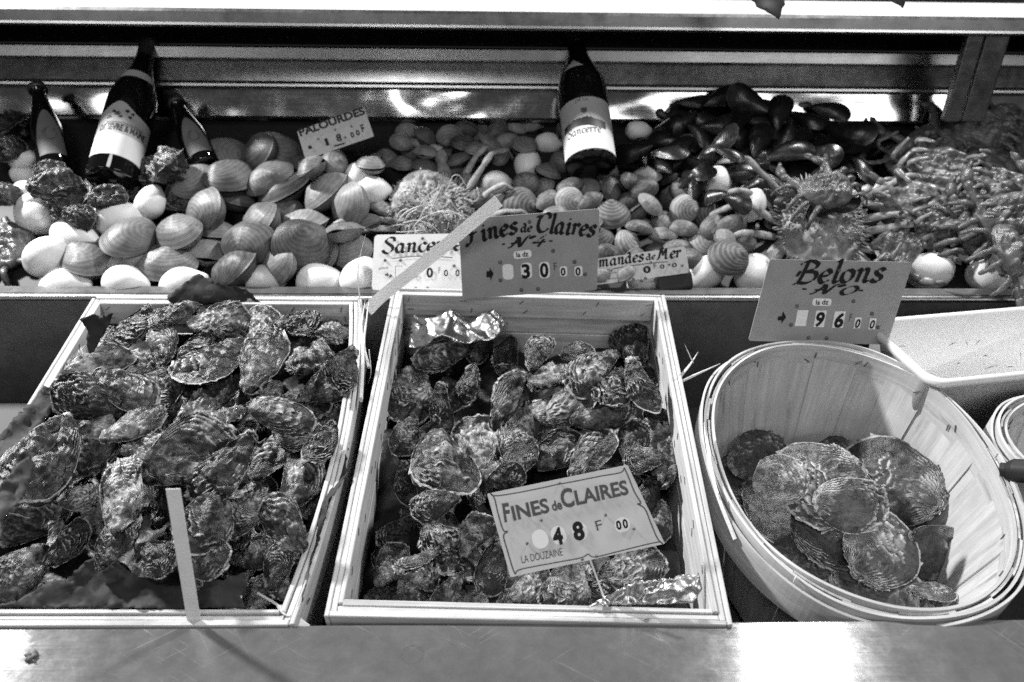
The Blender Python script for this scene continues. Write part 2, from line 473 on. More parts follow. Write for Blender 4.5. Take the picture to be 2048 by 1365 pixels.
OYS = []
for i in range(18):
    r = np.random.default_rng(100 + i)
    OYS.append(shell_mesh('oyster', M_OYS, 100 + i, aspect=r.uniform(.46, .66), taper=r.uniform(.25, .5), bend=r.uniform(-.45, .45),
               umbo=(-.44, 0), top=r.uniform(.045, .095), bot=r.uniform(.08, .13), wob=r.uniform(.030, .052), layers=r.integers(7, 13), wave=r.uniform(.002, .008),
               amp=r.uniform(.024, .042), lump=r.uniform(.014, .028), frill=r.uniform(.012, .04), flare=r.uniform(.026, .046), ridge=r.uniform(-.02, .05), edge=r.uniform(.3, 1.1), N=150, M=92))
ROCK = [shell_mesh('rock_oyster', M_ROCK, 200 + i, aspect=.75, taper=.15, umbo=(-.3, 0), top=.26, bot=.2, wob=.06, layers=7, amp=.03, lump=.045,
                   frill=.01, flare=.02) for i in range(4)]
BEL = [shell_mesh('flat_oyster', M_BELON, 300 + i, aspect=.88 - .03 * (i % 3), taper=.12, umbo=(-.43, .02), top=.055, bot=.04, wob=.026, layers=11, amp=.015, lump=.007,
                  frill=.014, flare=.035, N=120, M=56) for i in range(6)]
CLAM = [shell_mesh('large_clam', M_CLAM, 400 + i, aspect=.70 + .04 * (i % 3), taper=.05 * (i % 3 - 1), umbo=(.10, .31), top=.24, bot=.24, wob=.012, layers=16, amp=.003, lump=.006,
                   beak=.05, gape=(.0, .0, .10, 0, .05)[i % 5], N=64, M=26, pw=.74) for i in range(6)]
PAL = [shell_mesh('small_clam', M_PAL, 500 + i, aspect=.70 + .05 * (i % 3), taper=.08 * (i % 3 - 1), umbo=(.12, .30), top=.23, bot=.23, wob=.014, layers=14, amp=.004, lump=.006,
                  beak=.06, gape=(0, .08, .0, .14, 0, .22)[i % 6], N=52, M=20, pw=.7) for i in range(6)]
AMA = [shell_mesh('round_clam', M_AMANDE, 600 + i, aspect=.96, taper=0, umbo=(0, .40), top=.26, bot=.26, wob=.01, layers=12, amp=.004, lump=.005,
                  beak=.07, N=56, M=22, pw=.55) for i in range(3)]
MUS = [shell_mesh('mussel', M_MUSSEL, 700 + i, aspect=.46 + .03 * (i % 3), taper=.48, bend=.26, umbo=(-.47, 0), top=.14, bot=.14, wob=.01, layers=10, amp=.003, lump=.006,
                  gape=(0, 0, .12, 0)[i % 4], N=52, M=22, pw=.85) for i in range(5)]

def lemon_mesh(seed):
    r = np.random.default_rng(seed); nz = Waves(seed, 2, 1.2)
    n, m = 40, 30; V = []; F = []
    for i in range(m + 1):
        t = math.pi * i / m
        x = -.5 * math.cos(t); rad = .355 * math.sin(t) ** .85
        x2 = x * .86
        nip = math.exp(-((t - math.pi) / .34) ** 2) * .10
        x2 += nip - .03 * math.exp(-(t / .3) ** 2) * -1
        for k in range(n):
            a = 2 * math.pi * k / n
            V.append((x2, rad * math.cos(a), rad * math.sin(a)))
    V = np.array(V); V *= 1 + .022 * nz(V)[:, None]
    for i in range(m):
        for k in range(n):
            k2 = (k + 1) % n
            F.append((i * n + k, i * n + k2, (i + 1) * n + k2, (i + 1) * n + k))
    me = bpy.data.meshes.new('lemon'); me.from_pydata(V.tolist(), [], F); me.update(); me.materials.append(M_LEMON)
    me.polygons.foreach_set('use_smooth', [True] * len(me.polygons))
    return me, V
LEM = [lemon_mesh(800 + i) for i in range(4)]

# ------------------------------------------------------------------ beds: piles settle on a height map
class Bed:
    def __init__(self, p0, ey, n, u0, u1, v0, v1, base=lambda u, v: 0 * u, res=.004):
        self.p0 = np.asarray(p0, float); self.ey = unit(ey); self.n = unit(n); self.ex = np.cross(self.ey, self.n)
        self.u0, self.v0, self.res = u0, v0, res
        self.nu, self.nv = int((u1 - u0) / res), int((v1 - v0) / res)
        U, V = np.meshgrid(u0 + (np.arange(self.nu) + .5) * res, v0 + (np.arange(self.nv) + .5) * res, indexing='ij')
        self.H = np.asarray(base(U, V), float)
        self.base = base; self.ref = .03
    def world(self, u, v, h): return self.p0 + self.ex * u + self.ey * v + self.n * h
    def uv(self, p):
        q = np.asarray(p) - self.p0; return q @ self.ex, q @ self.ey
    def sample(self, u, v):
        i = np.clip(((u - self.u0) / self.res).astype(int), 0, self.nu - 1); j = np.clip(((v - self.v0) / self.res).astype(int), 0, self.nv - 1)
        return i, j
    def drop(self, W, px, py, guess=.03, q=96, fix=None):
        """W: world offsets of the vertices. Returns the world position where the thing rests and shows at px, py."""
        du, dv, dw = W @ self.ex, W @ self.ey, W @ self.n
        low = dw <= np.median(dw); h = guess
        for _ in range(4):
            p = hit(px, py, self.p0 + self.n * h, self.n)
            u, v = self.uv(p)
            i, j = self.sample(u + du, v + dv)
            hn = np.percentile((self.H[i, j] - dw)[low], q)
            h = hn if fix is None else min(max(hn, fix[0]), fix[1])
        p = hit(px, py, self.p0 + self.n * h, self.n); u, v = self.uv(p)
        i, j = self.sample(u + du, v + dv)
        np.maximum.at(self.H, (i, j), np.minimum(h + dw, h + .6 * dw.max()))
        return p
def rot_to(ang, n, roll=0.0):
    """Long axis (local x) showing at image angle ang (degrees), flat side (local z) along n."""
    a = math.radians(ang); d = math.cos(a) * CR + math.sin(a) * CU; n = unit(n)
    k = -(d @ n) / (CF @ n) if abs(CF @ n) > .2 else 0
    k = max(-1.3, min(1.3, k))
    x = d + k * CF; L = np.linalg.norm(x); x = x / L
    z = unit(n - x * (x @ n)); y = np.cross(z, x)
    return np.stack([x, y, z], 1), L

ITEMS = []          # name, object, kind, area, bed-independent px,py
def put(bed, protos, name, px, py, lpx, ang, tilt=.3, kind=None, area=None, nominal=.08, flip=.5, n0=None, q=96, fix=None, idx=None, lim=(.7, 1.4)):
    me, V = protos[int(rng.integers(len(protos)))] if idx is None else protos[idx % len(protos)]
    n = unit((bed.n if n0 is None else unit(n0)) + rng.normal(0, tilt, 3))
    if n @ CF > -.12: n = unit(n - CF * .8)
    Rm, L = rot_to(ang, n)
    d0 = depth(hit(px, py, bed.p0 + bed.n * bed.ref, bed.n))
    size = lpx * d0 / FPX * L
    size = min(max(size, nominal * lim[0]), nominal * lim[1])
    if rng.random() < flip: Rm = Rm @ np.diag([1, -1, -1])
    W = V @ Rm.T * size
    p = bed.drop(W, px, py, guess=bed.ref, q=q, fix=fix)
    o = bpy.data.objects.new(name, me); COL.objects.link(o)
    M = np.eye(4); M[:3, :3] = Rm * size; M[:3, 3] = p
    o.matrix_world = Matrix(M.tolist())
    ITEMS.append((o, name, area, px, py, lpx))
    return o
def in_poly(x, y, poly):
    c = False; n = len(poly)
    for i in range(n):
        x1, y1 = poly[i]; x2, y2 = poly[(i + 1) % n]
        if (y1 > y) != (y2 > y) and x < (x2 - x1) * (y - y1) / (y2 - y1) + x1: c = not c
    return c
def scatter(poly, dist, avoid=(), tries=4000, squash=.8):
    xs = [p[0] for p in poly]; ys = [p[1] for p in poly]; P = []
    for _ in range(tries):
        x, y = rng.uniform(min(xs), max(xs)), rng.uniform(min(ys), max(ys))
        if not in_poly(x, y, poly): continue
        d = dist(x, y) if callable(dist) else dist
        if all((x - a) ** 2 + ((y - b) / squash) ** 2 > d * d for a, b in P) and all((x - a) ** 2 + ((y - b) / squash) ** 2 > (d * .5 + r) ** 2 for a, b, r in avoid):
            P.append((x, y))
    return P

# ------------------------------------------------------------------ the counter (one thing, many parts)
X0, X1 = -1.5, 1.7
UPV = np.array([0, 0, 1.0]); AX, AY = np.array([1.0, 0, 0]), np.array([0, 1.0, 0])
counter = tag(empty('market_counter', (0, .6, 0)), 'long stainless steel fish counter with stepped back panels and an overhead shelf', 'counter')
def strip(name, prof, mat, x0=X0, x1=X1, parent=counter, smooth=False, nx=1):
    """A sheet along x with the profile [(y, z above the camera height)]."""
    m = MB(); V = []; F = []; k = len(prof)
    for i in range(nx + 1):
        for y, z in prof: V.append((x0 + (x1 - x0) * i / nx, y, CAM_Z + z))
    for i in range(nx):
        for j in range(k - 1): F.append((i * k + j, (i + 1) * k + j, (i + 1) * k + j + 1, i * k + j + 1))
    m.add(V, F)
    o = m.build(name, mat, None, smooth); set_parent(o, parent); return o
def set_parent(o, p):            # parts of the counter are built in world coordinates
    bpy.context.view_layer.update()
    o.parent = p; o.matrix_parent_inverse = p.matrix_world.inverted(); return o

def arc(c, r, a0, a1, n=6):
    return [(c[0] + r * math.cos(math.radians(a0 + (a1 - a0) * i / n)), c[1] + r * math.sin(math.radians(a0 + (a1 - a0) * i / n))) for i in range(n + 1)]
LZ = -.650                         # front ledge level
strip('counter_ledge', [(.30, -1.35), (.30, LZ - .01)] + arc((.308, LZ - .008), .008, 180, 90)[1:] + [(.552, LZ)] + arc((.552, LZ - .003), .003, 80, 0, 3) + [(.555, -.90)], M_LEDGE, smooth=False)
ET, NT = unit([0, math.cos(math.radians(11.5)), math.sin(math.radians(11.5))]), unit([0, -math.sin(math.radians(11.5)), math.cos(math.radians(11.5))])
R0 = np.array([0, .5517, CAM_Z - .6465])     # the plane of the crate rims
pf0 = R0 - NT * .235 - ET * .1; pf1 = R0 - NT * .235 + ET * .62
strip('well_floor', [(pf0[1], pf0[2] - CAM_Z), (pf1[1], pf1[2] - CAM_Z)], M_RISER)
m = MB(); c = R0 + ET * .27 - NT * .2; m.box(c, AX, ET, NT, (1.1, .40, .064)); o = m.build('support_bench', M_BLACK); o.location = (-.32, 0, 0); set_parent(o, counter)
LIPY = 1.108
strip('riser', [(LIPY + .002, -.95), (LIPY + .002, -.570)], M_RISER)
strip('display_ledge', arc((LIPY + .004, -.565), .005, 250, 90, 8) + [(LIPY + .030, -.5595), (LIPY + .032, -.60)], M_BRIGHT, smooth=False)
strip('ledge_cover', [(LIPY + .0075, -.5592), (LIPY + .0295, -.5587)], M_RISER)
HS = math.radians(22)
EH, NH = np.array([0, math.cos(HS), math.sin(HS)]), np.array([0, -math.sin(HS), math.cos(HS)])
H0 = np.array([0, LIPY + .035, CAM_Z - .592])
hb = H0 + EH * .44
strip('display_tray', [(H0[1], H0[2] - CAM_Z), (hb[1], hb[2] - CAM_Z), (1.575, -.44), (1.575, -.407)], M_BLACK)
strip('back_panel', [(1.562, -.409), (1.5615, -.404), (1.5655, -.4005), (1.583, -.351)], M_PANEL)
strip('panel_trim', [(1.585, -.352), (1.572, -.349), (1.5685, -.345), (1.570, -.341), (1.580, -.3375)], M_BRIGHT)
strip('back_panel', [(1.580, -.339), (1.598, -.302), (1.604, -.3005)], M_PANEL2)
strip('panel_trim', [(1.604, -.302), (1.590, -.300), (1.588, -.297), (1.593, -.279), (1.60, -.277)], M_POST)
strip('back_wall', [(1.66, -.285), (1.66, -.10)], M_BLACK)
strip('overhead_shelf', [(1.66, -.222), (1.452, -.222), (1.448, -.218), (1.449, -.214)], M_BRIGHT)
strip('shelf_front', [(1.4495, -.2145), (1.452, -.197), (1.456, -.1925)], M_POST)
strip('shelf_top', [(1.456, -.1925), (2.3, -.1925)], M_WHITE)
# the upright post of the display case, two folded channels
for cx, w_, dy in ((.852, .030, 0), (.8935, .044, .004)):
    post = MB(); post.box(np.array([cx, 1.470 + dy, CAM_Z - .293]), UPV, AX, AY, (.166, w_, .018))
    o = post.build('upright_post', M_POST); bevel(o, .003, 3); set_parent(o, counter)

# ------------------------------------------------------------------ wooden crates
_sm = MB(); _sm.box((0, 0, 0), AX, AY, UPV, (1, 1, 1)); _so = _sm.build('staple', M_RIVET); STAPLE = _so.data; bpy.data.objects.remove(_so)
def staple(t, c, d, n, s):
    d = unit(d); n = unit(n); q = bpy.data.objects.new('staple', STAPLE); COL.objects.link(q); q.parent = t
    A = np.stack([d * s[0], np.cross(n, d) * s[1], n * s[2]], 1); M = np.eye(4); M[:3, :3] = A; M[:3, 3] = c; q.matrix_local = Matrix(M.tolist())
def crate(M, W, L, D, label, bows=(0, 0)):
    t = tag(empty('oyster_crate', M=M), label, 'crate', 'wooden oyster crates')
    X, Y, Z = AX, AY, UPV; T = .0065
    def board(name, boxes, mat=M_WOOD, jit=.0006):
        m = MB()
        for b in boxes: m.box(*b, jit=jit)
        o = m.build(name, mat, t); bevel(o, .0009, 1); return o
    BH = D / 2 - .001
    def side(name, c, l, h, th, b):
        m = MB(); m.bow(c, l, h, th, b); bevel(m.build(name, M_WOOD, t), .0009, 1)
    for s, b in ((-1, bows[0]), (1, bows[1])):
        xo = s * (W / 2 - T / 2)
        for k in range(2):
            side('side_plank', (xo, L / 2, -.003 - BH / 2 - k * (BH + .003)), L, BH, T, b * (1 if k == 0 else .5))
        side('side_batten', (s * (W / 2 + .0027), L / 2 - .002, -.023 + .001 * s), L + .008, .044, .005, b)
        side('side_batten', (s * (W / 2 - T - .0029), L / 2, -.0215), L - 2 * T - .004, .041, .0052, b)
    for y, s in ((T / 2, -1), (L - T / 2, 1)):
        for k in range(2):
            board('end_plank', [((0, y, -.003 - BH / 2 - k * (BH + .003)), X, Z, Y, (W - 2 * T - .0005, BH, T))])
        board('end_batten', [((0, y - s * (T / 2 + .003), -.0205), X, Z, Y, (W - 2 * T - .012, .040, .0052))])
        board('end_batten', [((0, y + s * (T / 2 + .003), -.0215), X, Z, Y, (W - .001, .042, .0052))])
    board('bottom_board', [((0, L / 2, -D - .004), Y, X, Z, (L, W, .006))])
    for y in np.linspace(.05, L - .05, 7):
        for s in (-1, 1):
            for dz in (-.012, -.030):
                c = np.array([s * (W / 2 - T - .0058) + bows[(s + 1) // 2] * 4 * (y / L) * (1 - y / L), y + rng.normal(0, .012), dz + rng.normal(0, .003)])
                a = rng.normal(.5, .5); d = np.array([0, math.cos(a), math.sin(a)])
                staple(t, c, d, X, (.009, .0011, .0012))
    for x in np.linspace(-W / 2 + .02, W / 2 - .02, 5):
        for dz in (-.010, -.028):
            a = rng.normal(.9, .5); d = np.array([math.cos(a), 0, math.sin(a)])
            staple(t, (x + rng.normal(0, .006), L - T - .0062, dz), d, Y, (.009, .0011, .0012))
    return t
def plane_frame(u, v, dyaw=0.0, h=0.0):     # a frame on the rim plane at (x, distance along the slope)
    c, s = math.cos(dyaw), math.sin(dyaw)
    x = c * AX + s * ET; y = np.cross(NT, x)
    return frame(R0 + AX * u + ET * v + NT * h, x, y, NT)
CRW = .402
crate_mid = crate(plane_frame(.0375, .008, math.radians(-2.0), .002), CRW, .530, .145, 'pale wooden crate without paper, heaped with oysters, the pointed price card standing in it')
crate_left = crate(plane_frame(-.3965, .008, math.radians(-.4), .000), .388, .515, .125, 'pale wooden crate lined with dark paper and heaped with oysters', (0, .020))
crate_mid['label'] = 'pale wooden crate with crumpled foil in two corners, heaped with wet oysters'

# ------------------------------------------------------------------ baskets
def ell(a, b, th, ex=2.15):
    c, s = np.cos(th), np.sin(th)
    return np.stack([a * np.sign(c) * np.abs(c) ** (2 / ex), b * np.sign(s) * np.abs(s) ** (2 / ex)], -1)
def hoop(t, name, a, b, z0, z1, th, mat, wob=.001, seed=0, a0=0, a1=2 * math.pi, spiral=0):
    n = 120; A = np.linspace(a0, a1, n); r = np.random.default_rng(seed)
    zz = sum(r.normal() * np.sin(k * A + r.uniform(0, 6)) for k in (2, 3, 5)) * wob
    m = MB(); V = []; G = []
    per = np.linspace(0, 1.3, n) + seed
    off = np.linspace(0, spiral, n)
    for (d, zt, zb) in ((0, z1, z0), (th, z1 - .0004, z0 - .0003)):
        P = ell(a, b, A); nrm = P / np.linalg.norm(P, axis=1)[:, None]
        Q = P + nrm * (d + off[:, None])
        for z in (zt, zb):
            V.append(np.concatenate([Q, (z + zz)[:, None]], 1)); G.append(np.stack([per, np.full(n, z * 1.0), np.full(n, d)], 1))
    F = []
    q = lambda i, k: k * n + i            # 0 inner top, 1 inner bottom, 2 outer top, 3 outer bottom
    for i in range(n - 1):
        F += [(q(i, 0), q(i + 1, 0), q(i + 1, 1), q(i, 1)), (q(i, 2), q(i, 3), q(i + 1, 3), q(i + 1, 2)),
              (q(i, 0), q(i, 2), q(i + 1, 2), q(i + 1, 0)), (q(i, 1), q(i + 1, 1), q(i + 1, 3), q(i, 3))]
    for i in (0, n - 1): F.append((q(i, 0), q(i, 1), q(i, 3), q(i, 2)))
    m.add(np.concatenate(V), F, np.concatenate(G))
    return m.build(name, mat, t, smooth=False)
def basket(M, a, b, D, label, seed=0, nst=22, full=True):
    t = tag(empty('wooden_basket', M=M), label, 'basket', 'round basket made of wooden staves')
    r = np.random.default_rng(seed); m = MB()
    edges = np.linspace(0, 2 * math.pi, nst + 1) + r.normal(0, .03, nst + 1); edges[-1] = edges[0] + 2 * math.pi
    for k in range(nst):
        off = .0022 * (k % 2) + r.uniform(0, .001); A = np.linspace(edges[k] + .002, edges[k + 1] - .002 + (.05 if k % 2 == 0 else 0), 7)
        Zs = np.linspace(-.002, -D, 8); V = []; G = []
        for dd in (0, .0028):
            for z in Zs:
                f = 1 - .20 * (-z / D) ** 1.1
                P = ell(a * f, b * f, A); P = P + P / np.linalg.norm(P, axis=1)[:, None] * (off + dd)
                V.append(np.concatenate([P, np.full((7, 1), z)], 1))
                G.append(np.stack([np.full(7, z), np.linspace(0, .05, 7) + k * .37, np.full(7, dd)], 1))
        F = []
        for i in range(7):
            for j in range(6):
                F.append((i * 7 + j, (i + 1) * 7 + j, (i + 1) * 7 + j + 1, i * 7 + j + 1))
                e = 56; F.append((e + i * 7 + j, e + i * 7 + j + 1, e + (i + 1) * 7 + j + 1, e + (i + 1) * 7 + j))
        for j in range(6): F.append((j, j + 1, 56 + j + 1, 56 + j))
        for i in range(7):
            F.append((i * 7, 56 + i * 7, 56 + (i + 1) * 7, (i + 1) * 7)); F.append((i * 7 + 6, (i + 1) * 7 + 6, 56 + (i + 1) * 7 + 6, 56 + i * 7 + 6))
        m.add(np.concatenate(V), F, np.concatenate(G))
    m.build('stave_plank', M_WOODB, t)
    hoop(t, 'inner_hoop', a - .0035, b - .0035, -.046, .001, .0030, M_WOODB, .0012, seed + 1)
    hoop(t, 'outer_hoop', a + .0055, b + .0055, -.044, .0022, .0030, M_WOOD, .0016, seed + 2, spiral=.0012)
    hoop(t, 'outer_hoop', a + .0105, b + .0105, -.050, -.003, .0028, M_WOOD, .0022, seed + 3, a0=.9, a1=5.6, spiral=.003)
    mb = MB(); A = np.linspace(0, 2 * math.pi, 48, endpoint=False); P = ell(a * .81, b * .81, A)
    mb.add(np.concatenate([P, np.full((48, 1), -D + .003)], 1), [tuple(range(48))]); mb.build('bottom_board', M_WOODB, t)
    for k in range(22):
        th = 2 * math.pi * k / 22 + r.normal(0, .04); P = ell(a - .0042, b - .0042, np.array([th]))[0]; nrm = unit([P[0], P[1], 0])
        if k % 3 == 0: continue
        for dz in (0, .006):
            tang = np.cross(UPV, nrm); d = unit(UPV * r.normal(.8, .3) + tang * r.normal(0.2, .4))
            staple(t, np.array([P[0], P[1], -.02 + r.normal(0, .007)]) + tang * dz * 1.6, d, nrm, (.010, .0013, .0014))
    return t
BK = plane_frame(.444, .216, 0.0, .0)
bask = basket(BK, .170, .207, .205, 'oval basket of pale wooden staves holding a few flat oysters', 3)
bask2 = basket(plane_frame(.772, .232, 0.0, .004), .128, .085, .12, 'small pale basket with layered rim beside the white plastic tub', 9, 16)

# ------------------------------------------------------------------ white plastic tub
def tub():
    ang = math.radians(10.5); x = np.array([math.cos(ang), math.sin(ang), 0]); z = unit([.02, -.05, 1]); x = unit(x - z * (x @ z)); y = np.cross(z, x)
    org = np.array([.582, .868, CAM_Z - .561])
    t = tag(empty('plastic_tub', M=frame(org, x, y, z)), 'white plastic tub with rounded rim and scuffed inside, behind the staved basket', 'tub')
    def ring(x0, x1, y0, y1, r, z_, n=8):
        P = []
        for cx, cy, a in ((x1 - r, y1 - r, 0), (x0 + r, y1 - r, 90), (x0 + r, y0 + r, 180), (x1 - r, y0 + r, 270)):
            for i in range(n + 1):
                b = math.radians(a + 90 * i / n); P.append((cx + r * math.cos(b), cy + r * math.sin(b), z_))
        return P
    W, H = .40, .150
    spec = [(-.010, .110, .021), (-.010, -.006 + .11, .021)]
    rings = []
    for ins, z_, r in ((.020, -.125, .022), (.006, -.135, .022), (-.001, -.012, .023), (-.006, -.010, .024), (-.007, -.002, .024), (-.004, .001, .024), (0, .001, .023), (.003, -.002, .021), (.018, -.118, .019), (.030, -.124, .02)):
        rings.append(ring(ins, W - ins, ins, H - ins, r, z_))
    V = [p for R in rings for p in R]; k = len(rings[0]); F = []
    for i in range(len(rings) - 1):
        for j in range(k):
            j2 = (j + 1) % k; F.append((i * k + j, i * k + j2, (i + 1) * k + j2, (i + 1) * k + j))
    F.append(tuple((len(rings) - 1) * k + j for j in range(k))); F.append(tuple(range(k))[::-1])
    m = MB(); m.add(V, F); m.build('tub_body', M_TUB, t, smooth=True)
    m = MB(); r = np.random.default_rng(5)
    for i in range(26):            # bits of weed stuck to the inside of the back wall and the floor
        px, pz = r.uniform(.02, .38), r.uniform(-.11, -.02)
        if i > 16: pz = -.112
        L = r.uniform(.003, .013); a = r.uniform(0, 3.14)
        yb = H - .018 - .012 * (-pz / .118) - .0015
        d = np.array([math.cos(a), 0, math.sin(a)]) * L
        P = np.array([px, yb, pz]); m.tube([P - d, P - d * .2 + [0, 0, .0012], P + d], [.0002, r.uniform(.0004, .0009), .0002], 5)
    m.build('speck', M_RIVET, t)
    return t
tub()

# ------------------------------------------------------------------ lettering
def smooth_path(P, n=10):
    P = np.asarray(P, float)
    if len(P) < 3: 
        s = np.linspace(0, 1, n)[:, None]; return P[0] * (1 - s) + P[1] * s
    Q = np.concatenate([[2 * P[0] - P[1]], P, [2 * P[-1] - P[-2]]]); O = []
    for i in range(1, len(Q) - 2):
        p0, p1, p2, p3 = Q[i - 1:i + 3]
        for t in np.linspace(0, 1, n, endpoint=False):
            O.append(.5 * (2 * p1 + (p2 - p0) * t + (2 * p0 - 5 * p1 + 4 * p2 - p3) * t * t + (3 * p1 - p0 - 3 * p2 + p3) * t ** 3))
    O.append(Q[-2]); return np.array(O)
GL = {   # broad pen letters: (advance, strokes) in x-heights
 'F': (1.15, [[(-.1, 1.35), (.15, 1.65), (.5, 1.55), (1.05, 1.75)], [(.42, 1.6), (.45, .9), (.36, .2), (.1, -.15), (-.05, .0)], [(.2, .95), (.5, .88), (.85, .98)]]),
 'i': (.55, [[(.02, .85), (.2, 1.0), (.26, .8), (.24, .15), (.36, 0), (.52, .12)], [(.2, 1.36), (.34, 1.46)]]),
 'n': (.98, [[(.0, .85), (.16, 1.0), (.22, .8), (.2, .0)], [(.22, .72), (.46, 1.0), (.64, .86), (.63, .15), (.74, 0), (.9, .12)]]),
 'm': (1.45, [[(.0, .85), (.16, 1.0), (.22, .8), (.2, .0)], [(.22, .72), (.44, 1.0), (.6, .86), (.58, .0)], [(.6, .72), (.84, 1.0), (1.02, .86), (1.01, .15), (1.12, 0), (1.28, .12)]]),
 'e': (.74, [[(.12, .48), (.5, .58), (.6, .8), (.4, 1.0), (.14, .75), (.08, .35), (.3, 0), (.66, .2)]]),
 's': (.72, [[(.62, .82), (.45, 1.0), (.18, .86), (.26, .58), (.54, .38), (.5, .08), (.24, -.02), (.02, .16)]]),
 'd': (.95, [[(.6, .82), (.34, 1.0), (.08, .6), (.12, .18), (.32, 0), (.58, .24)], [(.3, 1.62), (.56, 1.45), (.62, 1.1), (.6, .18), (.72, 0), (.9, .12)]]),
 'a': (.92, [[(.58, .85), (.34, 1.0), (.08, .6), (.12, .18), (.3, 0), (.55, .26)], [(.56, 1.0), (.6, .7), (.58, .18), (.7, 0), (.88, .12)]]),
 'l': (.52, [[(.06, 1.58), (.2, 1.72), (.25, 1.4), (.22, .2), (.34, 0), (.5, .12)]]),
 'r': (.74, [[(.0, .85), (.16, 1.0), (.22, .8), (.2, .0)], [(.22, .7), (.44, 1.0), (.68, .84)]]),
 'c': (.70, [[(.62, .8), (.4, 1.0), (.12, .72), (.1, .28), (.34, 0), (.66, .2)]]),
 'o': (.84, [[(.4, 1.0), (.12, .75), (.12, .22), (.38, 0), (.66, .26), (.66, .76), (.4, 1.0)]]),
 'C': (1.2, [[(1.05, 1.3), (.98, 1.66), (.62, 1.74), (.2, 1.25), (.16, .5), (.46, .02), (.9, .12), (1.1, .4)], [(-.15, 1.3), (.1, 1.42), (.4, 1.36)]]),
 'B': (1.3, [[(.42, 1.62), (.34, .9), (.22, .15), (-.08, -.1)], [(.0, 1.45), (.45, 1.72), (.98, 1.5), (.9, 1.1), (.4, .9)], [(.4, .9), (1.05, .78), (1.05, .25), (.6, .0), (.1, .1)], [(.12, .95), (.0, .55)]]),
 'N': (1.2, [[(-.1, .0), (.1, .12), (.26, .8), (.36, 1.5)], [(.15, 1.4), (.4, 1.3), (.74, .25), (.86, .1)], [(.84, .1), (.92, .9), (1.0, 1.45), (1.2, 1.6)], [(-.05, .62), (.5, .7)]]),
 'S': (1.0, [[(.86, 1.3), (.8, 1.64), (.42, 1.7), (.16, 1.35), (.4, 1.0), (.72, .72), (.74, .28), (.42, -.05), (.08, .1), (-.05, .34)]]),
 'M': (1.6, [[(-.08, .0), (.14, .1), (.28, .9), (.34, 1.5)], [(.1, 1.4), (.4, 1.45), (.7, .5)], [(.7, .5), (1.0, 1.5), (1.06, .9), (1.04, .12), (1.18, .0), (1.38, .12)]]),
 '4': (1.05, [[(.72, 1.55), (.4, 1.0), (.06, .52), (.5, .5), (.98, .56)], [(.74, .95), (.66, .4), (.6, -.1)]]),
 '0': (1.1, [[(.55, 1.4), (.16, 1.0), (.12, .4), (.5, .0), (.92, .4), (.92, 1.0), (.55, 1.4)]]),
 '\u00b0': (.5, [[(.22, 1.5), (.06, 1.36), (.2, 1.2), (.38, 1.34), (.22, 1.5)]]),
 ' ': (.5, []), '-': (.7, [[(.1, .62), (.55, .62)]]),
}
def pen(s, nib=.26, slant=.12, ang=38, thin=.055):
    """Returns vertices and faces of the word s, baseline y = 0, x-height 1, and its width."""
    V, F, x = [], [], 0.0; a = math.radians(ang); nv = np.array([math.cos(a), math.sin(a)]) * nib / 2; k = 0
    for ch in s:
        adv, strokes = GL[ch]
        for st in strokes:
            P = smooth_path(st, 9); P = P + rng.normal(0, .006, P.shape); P[:, 0] += x + P[:, 1] * slant
            T = np.gradient(P, axis=0); T /= np.linalg.norm(T, axis=1)[:, None] + 1e-9
            Np = np.stack([-T[:, 1], T[:, 0]], 1)
            sg = np.sign((Np @ nv)); sg[sg == 0] = 1
            off = nv[None] + Np * (sg * thin / 2)[:, None]
            off = Np * ((off * Np).sum(1))[:, None] * .75 + off * .25
            b = len(V)
            for p, o_ in zip(P, off): V += [(*(p + o_), k * 4e-5), (*(p - o_), k * 4e-5)]
            for i in range(len(P) - 1): F.append((b + 2 * i, b + 2 * i + 1, b + 2 * i + 3, b + 2 * i + 2))
            k += 1
        x += adv
    return np.array(V), F, x
_FC = {}
def font(s, off=.0, shear=0.0):
    key = (s, off, shear)
    if key in _FC: return _FC[key]
    def mk(t):
        c = bpy.data.curves.new('t', 'FONT'); c.body = t; c.offset = off; c.shear = shear; c.resolution_u = 4
        o = bpy.data.objects.new('t', c); COL.objects.link(o)
        bpy.context.view_layer.update()
        me = o.evaluated_get(bpy.context.evaluated_depsgraph_get()).to_mesh()
        V = np.array([v.co[:] for v in me.vertices]); F = [tuple(p.vertices) for p in me.polygons]
        bpy.data.objects.remove(o); bpy.data.curves.remove(c); return V, F
    if 'H' not in _FC:
        _FC['H'] = 1; v, _ = mk('H'); _FC['H'] = v[:, 1].max() - v[:, 1].min()
    V, F = mk(s); V = V / _FC['H']; V[:, 0] -= V[:, 0].min(); V[:, 2] = 0
    _FC[key] = (V, F, V[:, 0].max()); return _FC[key]

